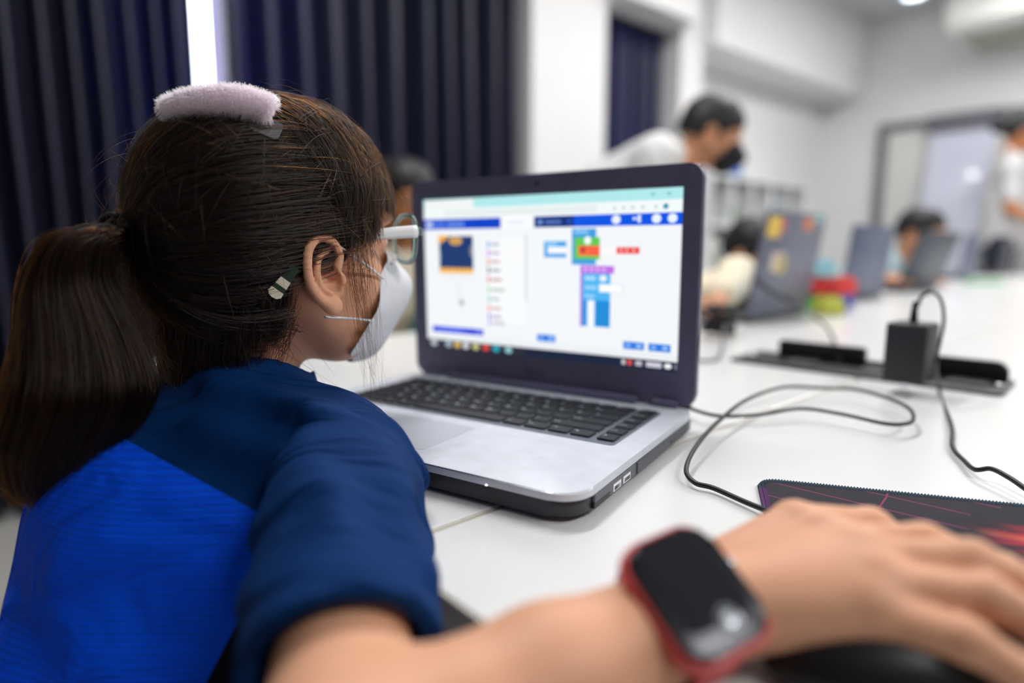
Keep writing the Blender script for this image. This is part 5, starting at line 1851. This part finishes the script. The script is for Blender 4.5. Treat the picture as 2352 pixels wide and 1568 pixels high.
# ------------------------------------------------------------------ the other people in the room
def nv(p):
    return np.array(list(p), float)
m_tan = M('skin_tan', (206, 148, 112), .55, var=.05, vscale=30)
m_brown = M('skin_brown', (190, 124, 78), .55, var=.05, vscale=30)
m_bhair = M('black_hair', (20, 19, 22), .5, var=.3, vscale=120, bump=.6, bscale=160)
def figure(label, J, skin, shirt_m, pants_m, hs=1.0, group=None, hair_len=-.02, long_sleeve=False, bun=False, collar_m=None):
    base = Vector((J['hip'][0], J['hip'][1], 0))
    b0 = nv(base)
    Q = {k: (nv(v) - b0 if k not in ('face',) else nv(v)) for k, v in J.items()}
    t = thing('person', label, 'person', base, 0, group)
    fd = Vector(Q['face']).normalized()
    hm = frame(Vector(Q['head']), fd, zd=Vector((0, 0, 1)))
    hmn = to_np(hm)
    s = hs
    def hp(v):
        return (np.asarray(v) * s) @ hmn[:3, :3].T + hmn[:3, 3]
    lat = Q['shL'] - Q['shR']; lat /= np.linalg.norm(lat)
    r = .9 * s
    def torso(p, g=0.0):
        mid = (Q['shL'] + Q['shR']) / 2
        d = sd_cone(p, Q['hip'], Q['hip'] * .45 + mid * .55, .115 * r + g, .115 * r + g)
        d = smin(d, sd_cone(p, Q['hip'] * .4 + mid * .6, mid - (mid - Q['hip']) * .12, .118 * r + g, .10 * r + g), .05)
        for k in ('shL', 'shR'):
            S = Q[k]
            d = smin(d, sd_cone(p, Q['hip'] + lat * (.05 if k == 'shL' else -.05), S * .55 + mid * .45 - (mid - Q['hip']) * .15, .09 * r + g, .08 * r + g), .05)
            d = smin(d, sd_cone(p, S, mid, .055 * r + g, .06 * r + g), .04)
        d = smin(d, sd_cone(p, mid, Q['head'] - nv(fd) * .02 * s - np.array([0, 0, .07 * s]), .058 * r + g, .048 * r), .03)
        return d
    def arms(p, g=0.0, frac=1.0):
        d = None
        for k in ('R', 'L'):
            S, E_, H_ = Q['sh' + k], Q['el' + k], Q['ha' + k]
            if frac >= 1:
                e = smin(sd_cone(p, S, E_, .043 * r + g, .036 * r + g), sd_cone(p, E_, H_, .036 * r + g, .025 * r + g), .015)
            else:
                e = sd_cone(p, S, S + (E_ - S) * frac, .052 * r + g, .044 * r + g)
            d = e if d is None else np.minimum(d, e)
        return d
    def hands(p):
        d = None
        for k in ('R', 'L'):
            E_, H_ = Q['el' + k], Q['ha' + k]
            a = H_ - E_; a /= np.linalg.norm(a)
            sdv = np.cross(a, [0, 0, 1]); sdv /= np.linalg.norm(sdv) + 1e-9
            e = sd_cone(p, H_, H_ + a * .05 * r, .026 * r, .026 * r)
            for q in range(4):
                bb = H_ + a * .055 * r + sdv * (.030 - .020 * q) * r
                e = smin(e, sd_cone(p, bb, bb + a * (.055 + .012 * (q in (1, 2))) * r - np.array([0, 0, .012]), .010 * r, .008 * r), .006)
            sg = 1 if k == 'L' else -1
            e = smin(e, sd_cone(p, H_ + a * .01 * r + sdv * .02 * sg * r, H_ + a * .055 * r + sdv * .05 * sg * r, .012 * r, .009 * r), .008)
            d = e if d is None else np.minimum(d, e)
        return d
    def legs(p, g=0.0, full=True):
        d = None
        for k, sg in (('R', -1), ('L', 1)):
            hip = Q['hip'] + lat * (.075 * r * sg)
            e = sd_cone(p, hip, Q['kn' + k], .085 * r + g, .058 * r + g)
            an = Q['an' + k]
            e = smin(e, sd_cone(p, Q['kn' + k], an, .056 * r + g, .038 * r + g), .02)
            if full:
                e = smin(e, sd_cone(p, an - np.array([0, 0, .03]), an + nv(fd) * np.array([1, 1, 0]) * .15 * r - np.array([0, 0, .045]), .034 * r, .028 * r), .02)
            d = e if d is None else smin(d, e, .03)
        return d
    def body(p):
        d = smin(torso(p), arms(p), .015)
        d = smin(d, hands(p), .008)
        return smin(d, legs(p), .03)
    P_ = np.array([Q[k] for k in Q if k != 'face'])
    lo, hi = P_.min(0) - .17, P_.max(0) + .17
    lo[2] = max(lo[2], -.001)
    vB, fB = nets(body, lo, hi, .011)
    vH, fH = nets(head_sdf, (-.12, -.09, -.17), (.125, .09, .115), .0045)
    vs = [vB, hp(vH), hp(EAR_R), hp(EAR_L)]; fs = [fB, fH, ef, ef[:, ::-1]]
    off = 0; ff = []
    for v_, f_ in zip(vs, fs):
        ff.append(f_ + off); off += len(v_)
    obj('body', np_mesh('body', np.concatenate(vs), np.concatenate(ff)), skin, t, smooth='all')
    eyes(t, hm @ Matrix.Scale(s, 4))
    def hairf(p):
        q = (p - HOFF.astype(np.float32)) / (HA * .97).astype(np.float32)
        k = (np.abs(q) ** 2.3).sum(1) ** (1 / 2.3)
        d = (k - 1) * .088 + .0012 * np.sin(p[:, 0] * 90 + 3 * np.sin(p[:, 1] * 60)) * np.sin(p[:, 1] * 420 + p[:, 2] * 60)
        x, z = p[:, 0], p[:, 2]
        lim = np.where(z > .05, .12, np.where(z > 0, .050 + 1.2 * z, np.where(z > -.03, .018 + .9 * (z + .03), -.018)))
        d = smax(d, (x - lim) * .6, .006)
        d = smax(d, -(z + .06 + hair_len), .006)
        if bun:
            d = smin(d, sd_ell(p, (-.125, 0, .02), (.045, .045, .045)), .015)
        inner = (np.abs((p - HOFF.astype(np.float32)) / (HA * .80).astype(np.float32)) ** HP).sum(1) ** (1 / HP)
        return smax(d, -(inner - 1) * .07, .002)
    vh, fh = nets(hairf, (-.18, -.10, -.12), (.125, .10, .125), .0042)
    obj('hair', np_mesh('hair', hp(vh), fh), m_bhair, t, smooth='all')
    mid = (Q['shL'] + Q['shR']) / 2
    upv = mid - Q['hip']; upv /= np.linalg.norm(upv)
    def shirt(p):
        d = smin(torso(p, .019), arms(p, .008, .72), .035)
        hd = Q['head'] - np.array([0, 0, .085 * s])
        ndir = hd - mid; nl = np.linalg.norm(ndir); ndir /= nl
        d = smax(d, -sd_cone(p, mid + ndir * (nl * .55 + .055 * r), Q['head'], .060 * r, .10 * r), .006)
        d = smax(d, -((p - Q['hip']) @ upv + .06), .01)
        return d + .003 * np.sin(p[:, 0] * 70 + 40 * p[:, 2]) * np.sin(p[:, 1] * 60 - 30 * p[:, 2])
    if long_sleeve:
        def shirt(p):
            d = torso(p, .019)
            for k in ('R', 'L'):
                S, E_, H_ = Q['sh' + k], Q['el' + k], Q['ha' + k]
                d = smin(d, smin(sd_cone(p, S, E_, .066 * r, .058 * r), sd_cone(p, E_, E_ + (H_ - E_) * .9, .058 * r, .048 * r), .015), .025)
            hd = Q['head'] - np.array([0, 0, .085 * s]); ndir = hd - mid; nl = np.linalg.norm(ndir); ndir /= nl
            d = smax(d, -sd_cone(p, mid + ndir * (nl * .55 + .055 * r), Q['head'], .060 * r, .10 * r), .006)
            return smax(d, -((p - Q['hip']) @ upv + .06), .01) + .003 * np.sin(p[:, 0] * 70 + 40 * p[:, 2]) * np.sin(p[:, 1] * 60 - 30 * p[:, 2])
    vsz, fsz = nets(shirt, lo, hi, .011)
    obj('shirt', np_mesh('shirt', vsz, fsz), shirt_m, t, smooth='all')
    def pants(p):
        d = smin(sd_cone(p, Q['hip'] + upv * .03, Q['hip'] - np.array([0, 0, .02]), .125 * r, .122 * r), legs(p, .010, False), .03)
        return smax(d, -(p[:, 2] - .06), .006)
    vp, fp = nets(pants, lo, hi, .012)
    obj('trousers', np_mesh('trousers', vp, fp), pants_m, t, smooth='all')
    for k in ('R', 'L'):
        an = Q['an' + k]; fx = nv(fd) * np.array([1, 1, 0]); fx /= np.linalg.norm(fx)
        def shoe(p):
            d = sd_cone(p, an - np.array([0, 0, .028]), an + fx * .15 * r - np.array([0, 0, .035]), .045 * r, .038 * r)
            return smax(d, -(p[:, 2] - .001), .004)
        v_, f_ = nets(shoe, an - .12, an + .25, .008)
        obj('shoe', np_mesh('shoe', v_, f_), m_black, t, smooth='all')
    return t, hm, base, s
def sit(hip, face, head, el, ha, shw=.15, sh=None, kn=.36):
    """joints of a seated pupil; face is the horizontal facing direction"""
    f = Vector((face[0], face[1], 0)).normalized(); l = Vector((-f.y, f.x, 0))
    J = dict(hip=hip, head=head, face=face)
    mid = sh
    J['shL'] = mid + l * shw; J['shR'] = mid - l * shw
    for k, sg in (('L', 1), ('R', -1)):
        J['kn' + k] = hip + f * kn + l * (.08 * sg) + Vector((0, 0, .0))
        J['an' + k] = Vector((J['kn' + k].x, J['kn' + k].y, .075)) - f * .03
    J['elL'], J['elR'] = el; J['haL'], J['haR'] = ha
    return J
def stool(p, label, h):
    s_ = thing('stool', label, 'stool', (p.x, p.y, 0), 0, 'stools of the other pupils')
    obj('seat', lathe(BM(), [(.15, h - .035), (.16, h - .02), (.158, h - .006), (.14, h)], 28), m_leg, s_, smooth=30)
    for k in range(4):
        a = math.pi / 4 + k * math.pi / 2
        bm = BM(); tube(bm, [(.11 * math.cos(a), .11 * math.sin(a), h - .03), (.15 * math.cos(a), .15 * math.sin(a), .0)], .011, 10)
        obj('leg', bm, m_leg, s_)
m_cream = M('cream_cloth', (234, 222, 196), .8, var=.05, vscale=14, bump=.2, bscale=300)
m_teal = M('teal_cloth', (40, 150, 150), .8, var=.06, vscale=14)
m_pale = M('pale_teal_cloth', (176, 198, 202), .8, var=.05, vscale=14)
m_wshirt = M('white_shirt_cloth', (226, 226, 226), .75, var=.03, vscale=10, bump=.2, bscale=300)
m_gshirt = M('grey_white_blouse', (206, 205, 206), .8, var=.04, vscale=10)
m_jean = M('dark_cloth', (36, 40, 56), .85, var=.08)
FE = -TE                                   # pupils on the curtain side look across the bench
# pupil across the table, seen between the girl's face and the laptop
head = P(926, 445, 1.74)
J = sit(TB(.70, 1.46, -.23), FE + Vector((0, 0, -.25)), head,
        (TB(.52, 1.22, -.08), TB(.90, 1.24, -.08)), (TB(.60, 1.12, -.17), TB(.80, 1.12, -.17)), .135, Vector((head.x - .02, head.y + .05, head.z - .22)))
figure('short haired pupil in a teal and cream top behind the open laptop', J, m_brown, m_cream, m_jean, 1.0)
p_ = J['hip']; stool(p_, 'stool under the pupil in the teal and cream top', TZ - .23 - .092)
# teal waistcoat panel of that pupil: a satchel strap style front band
t = bpy.data.objects['person.001']
q0 = Vector(J['shR']) - Vector((p_.x, p_.y, 0)); q1 = Vector(J['hip']) - Vector((p_.x, p_.y, 0))
mid_ = (Vector(J['shR']) + Vector(J['shL'])) / 2 - Vector((p_.x, p_.y, 0))
bm = BM()
path = catmull([mid_ + FE * .120 + Vector((0, 0, -.01)) + TD * .03, mid_ * .7 + q1 * .3 + FE * .150 + TD * .03, mid_ * .30 + q1 * .70 + FE * .145 + TD * .03], 6)
tube(bm, path, [.030] * len(path), 10, flat=.5)
obj('teal_front_panel', bm, m_teal, t, smooth='all')
# pupil behind the stickered laptop
head = P(1728, 572, 1.86)
J = sit(TB(1.50, 1.06, -.23), FE + Vector((0, 0, -.45)), head, (P(1690, 632, 1.66), TB(1.72, .80, .04)), (P(1652, 684, 1.48), TB(1.62, .66, .035)), .14, Vector((head.x - .06, head.y + .09, head.z - .15)))
figure('black haired pupil in a cream long sleeved top behind the stickered laptop', J, m_tan, m_cream, m_jean, .95, long_sleeve=True)
stool(J['hip'], 'stool under the pupil in the cream top', TZ - .23 - .092)
# pupil behind the tipped dark laptop
head = P(2112, 528, 2.72)
J = sit(TB(2.95, 1.06, -.23), FE + Vector((-.1, -.05, -.25)), head, (TB(2.72, .82, .05), TB(3.15, .82, .04)), (TB(2.66, .66, .05), TB(3.02, .62, .035)), .14, Vector((head.x - .09, head.y + .10, head.z - .17)))
figure('black haired pupil in a pale teal top bent behind the tipped dark laptop', J, m_tan, m_pale, m_jean, 1.0)
stool(J['hip'], 'stool under the pupil in the pale teal top', TZ - .23 - .092)
# standing man with a black mask, bending over the pupils
head = P(1632, 296, 2.25)
mid = P(1512, 372, 2.34)
hip = P(1300, 470, 2.46); hip.z = .93
l = Vector((.25, .97, 0)).normalized()
fxy = Vector((.97, -.25, 0))
J = dict(hip=hip, head=head, face=Vector((.90, -.22, -.36)), shL=mid + l * .19 + Vector((0, 0, -.01)), shR=mid - l * .19 + Vector((0, 0, -.01)),
         elL=mid + l * .22 + Vector((-.04, 0, -.27)), elR=mid - l * .22 + Vector((-.06, -.02, -.27)), haL=mid + l * .16 + Vector((.02, -.03, -.48)), haR=mid - l * .15 + Vector((.0, -.04, -.48)),
         knL=hip + l * .10 + Vector((.10, 0, -.42)), knR=hip - l * .10 + Vector((.08, 0, -.42)), anL=Vector((hip.x, hip.y, .08)) + l * .11, anR=Vector((hip.x, hip.y, .08)) - l * .11)
t, hm, base, s = figure('man in a white shirt and black mask leaning over, standing by the curtain', J, m_tan, m_wshirt, m_jean, 1.17)
bm = BM(); NC = 16; grid = []
for (xc, zc), (xs, zs__), yy_ in zip(cen, sid, yw):
    row = []
    for j in range(NC + 1):
        c = -1 + 2 * j / NC; k = abs(c) ** 1.55
        row.append(bm.verts.new((xc + (xs - xc) * k, c * yy_, zc + (zs__ - zc) * abs(c) ** 1.2)))
    grid.append(row)
for i in range(len(grid) - 1):
    for j in range(NC):
        bm.faces.new((grid[i][j], grid[i][j + 1], grid[i + 1][j + 1], grid[i + 1][j]))
mk2 = thing('face_mask', 'black face mask worn by the leaning man', 'face mask', (0, 0, 0))
mk2.matrix_world = Matrix.Translation(base) @ hm @ Matrix.Scale(s, 4)
o = obj('panel', bm, M('black_mask_cloth', (22, 23, 28), .8), mk2, smooth='all'); s_ = o.modifiers.new('thickness', 'SOLIDIFY'); s_.thickness = .0015
for sd_ in (-1, 1):
    for a, b_ in ((((.056, -.034)), (.018, -.008)), ((.036, -.082), (.006, -.062))):
        bm = BM(); tube(bm, catmull([(a[0] + .004, sd_ * .0585, a[1]), (a[0] * .6 + b_[0] * .4, sd_ * .070, a[1] * .6 + b_[1] * .4), (b_[0], sd_ * .078, b_[1])], 4), .0014, 6)
        obj('ear_loop', bm, M('black_mask_cloth', (22, 23, 28), .8), mk2)
# standing woman past the end of the bench
head = P(2348, 300, 4.55)
mid = head + Vector((-.03, .02, -.27))
hip = Vector((mid.x - .02, mid.y, .95))
fxy = Vector((.80, -.60, 0)); l = Vector((.60, .80, 0))
J = dict(hip=hip, head=head, face=Vector((.80, -.60, -.15)), shL=mid + l * .19, shR=mid - l * .19, elL=mid + l * .24 + Vector((0, 0, -.28)), elR=mid - l * .24 + Vector((.02, 0, -.28)),
         haL=mid + l * .22 + fxy * .2 + Vector((0, 0, -.40)), haR=mid - l * .20 + fxy * .22 + Vector((0, 0, -.38)), knL=hip + l * .1 + Vector((0, 0, -.44)), knR=hip - l * .1 + Vector((0, 0, -.44)),
         anL=Vector((hip.x, hip.y, .08)) + l * .1, anR=Vector((hip.x, hip.y, .08)) - l * .1)
figure('woman with tied back dark hair in a grey white blouse before the whiteboard', J, m_brown, m_gshirt, m_jean, 1.12, bun=True)
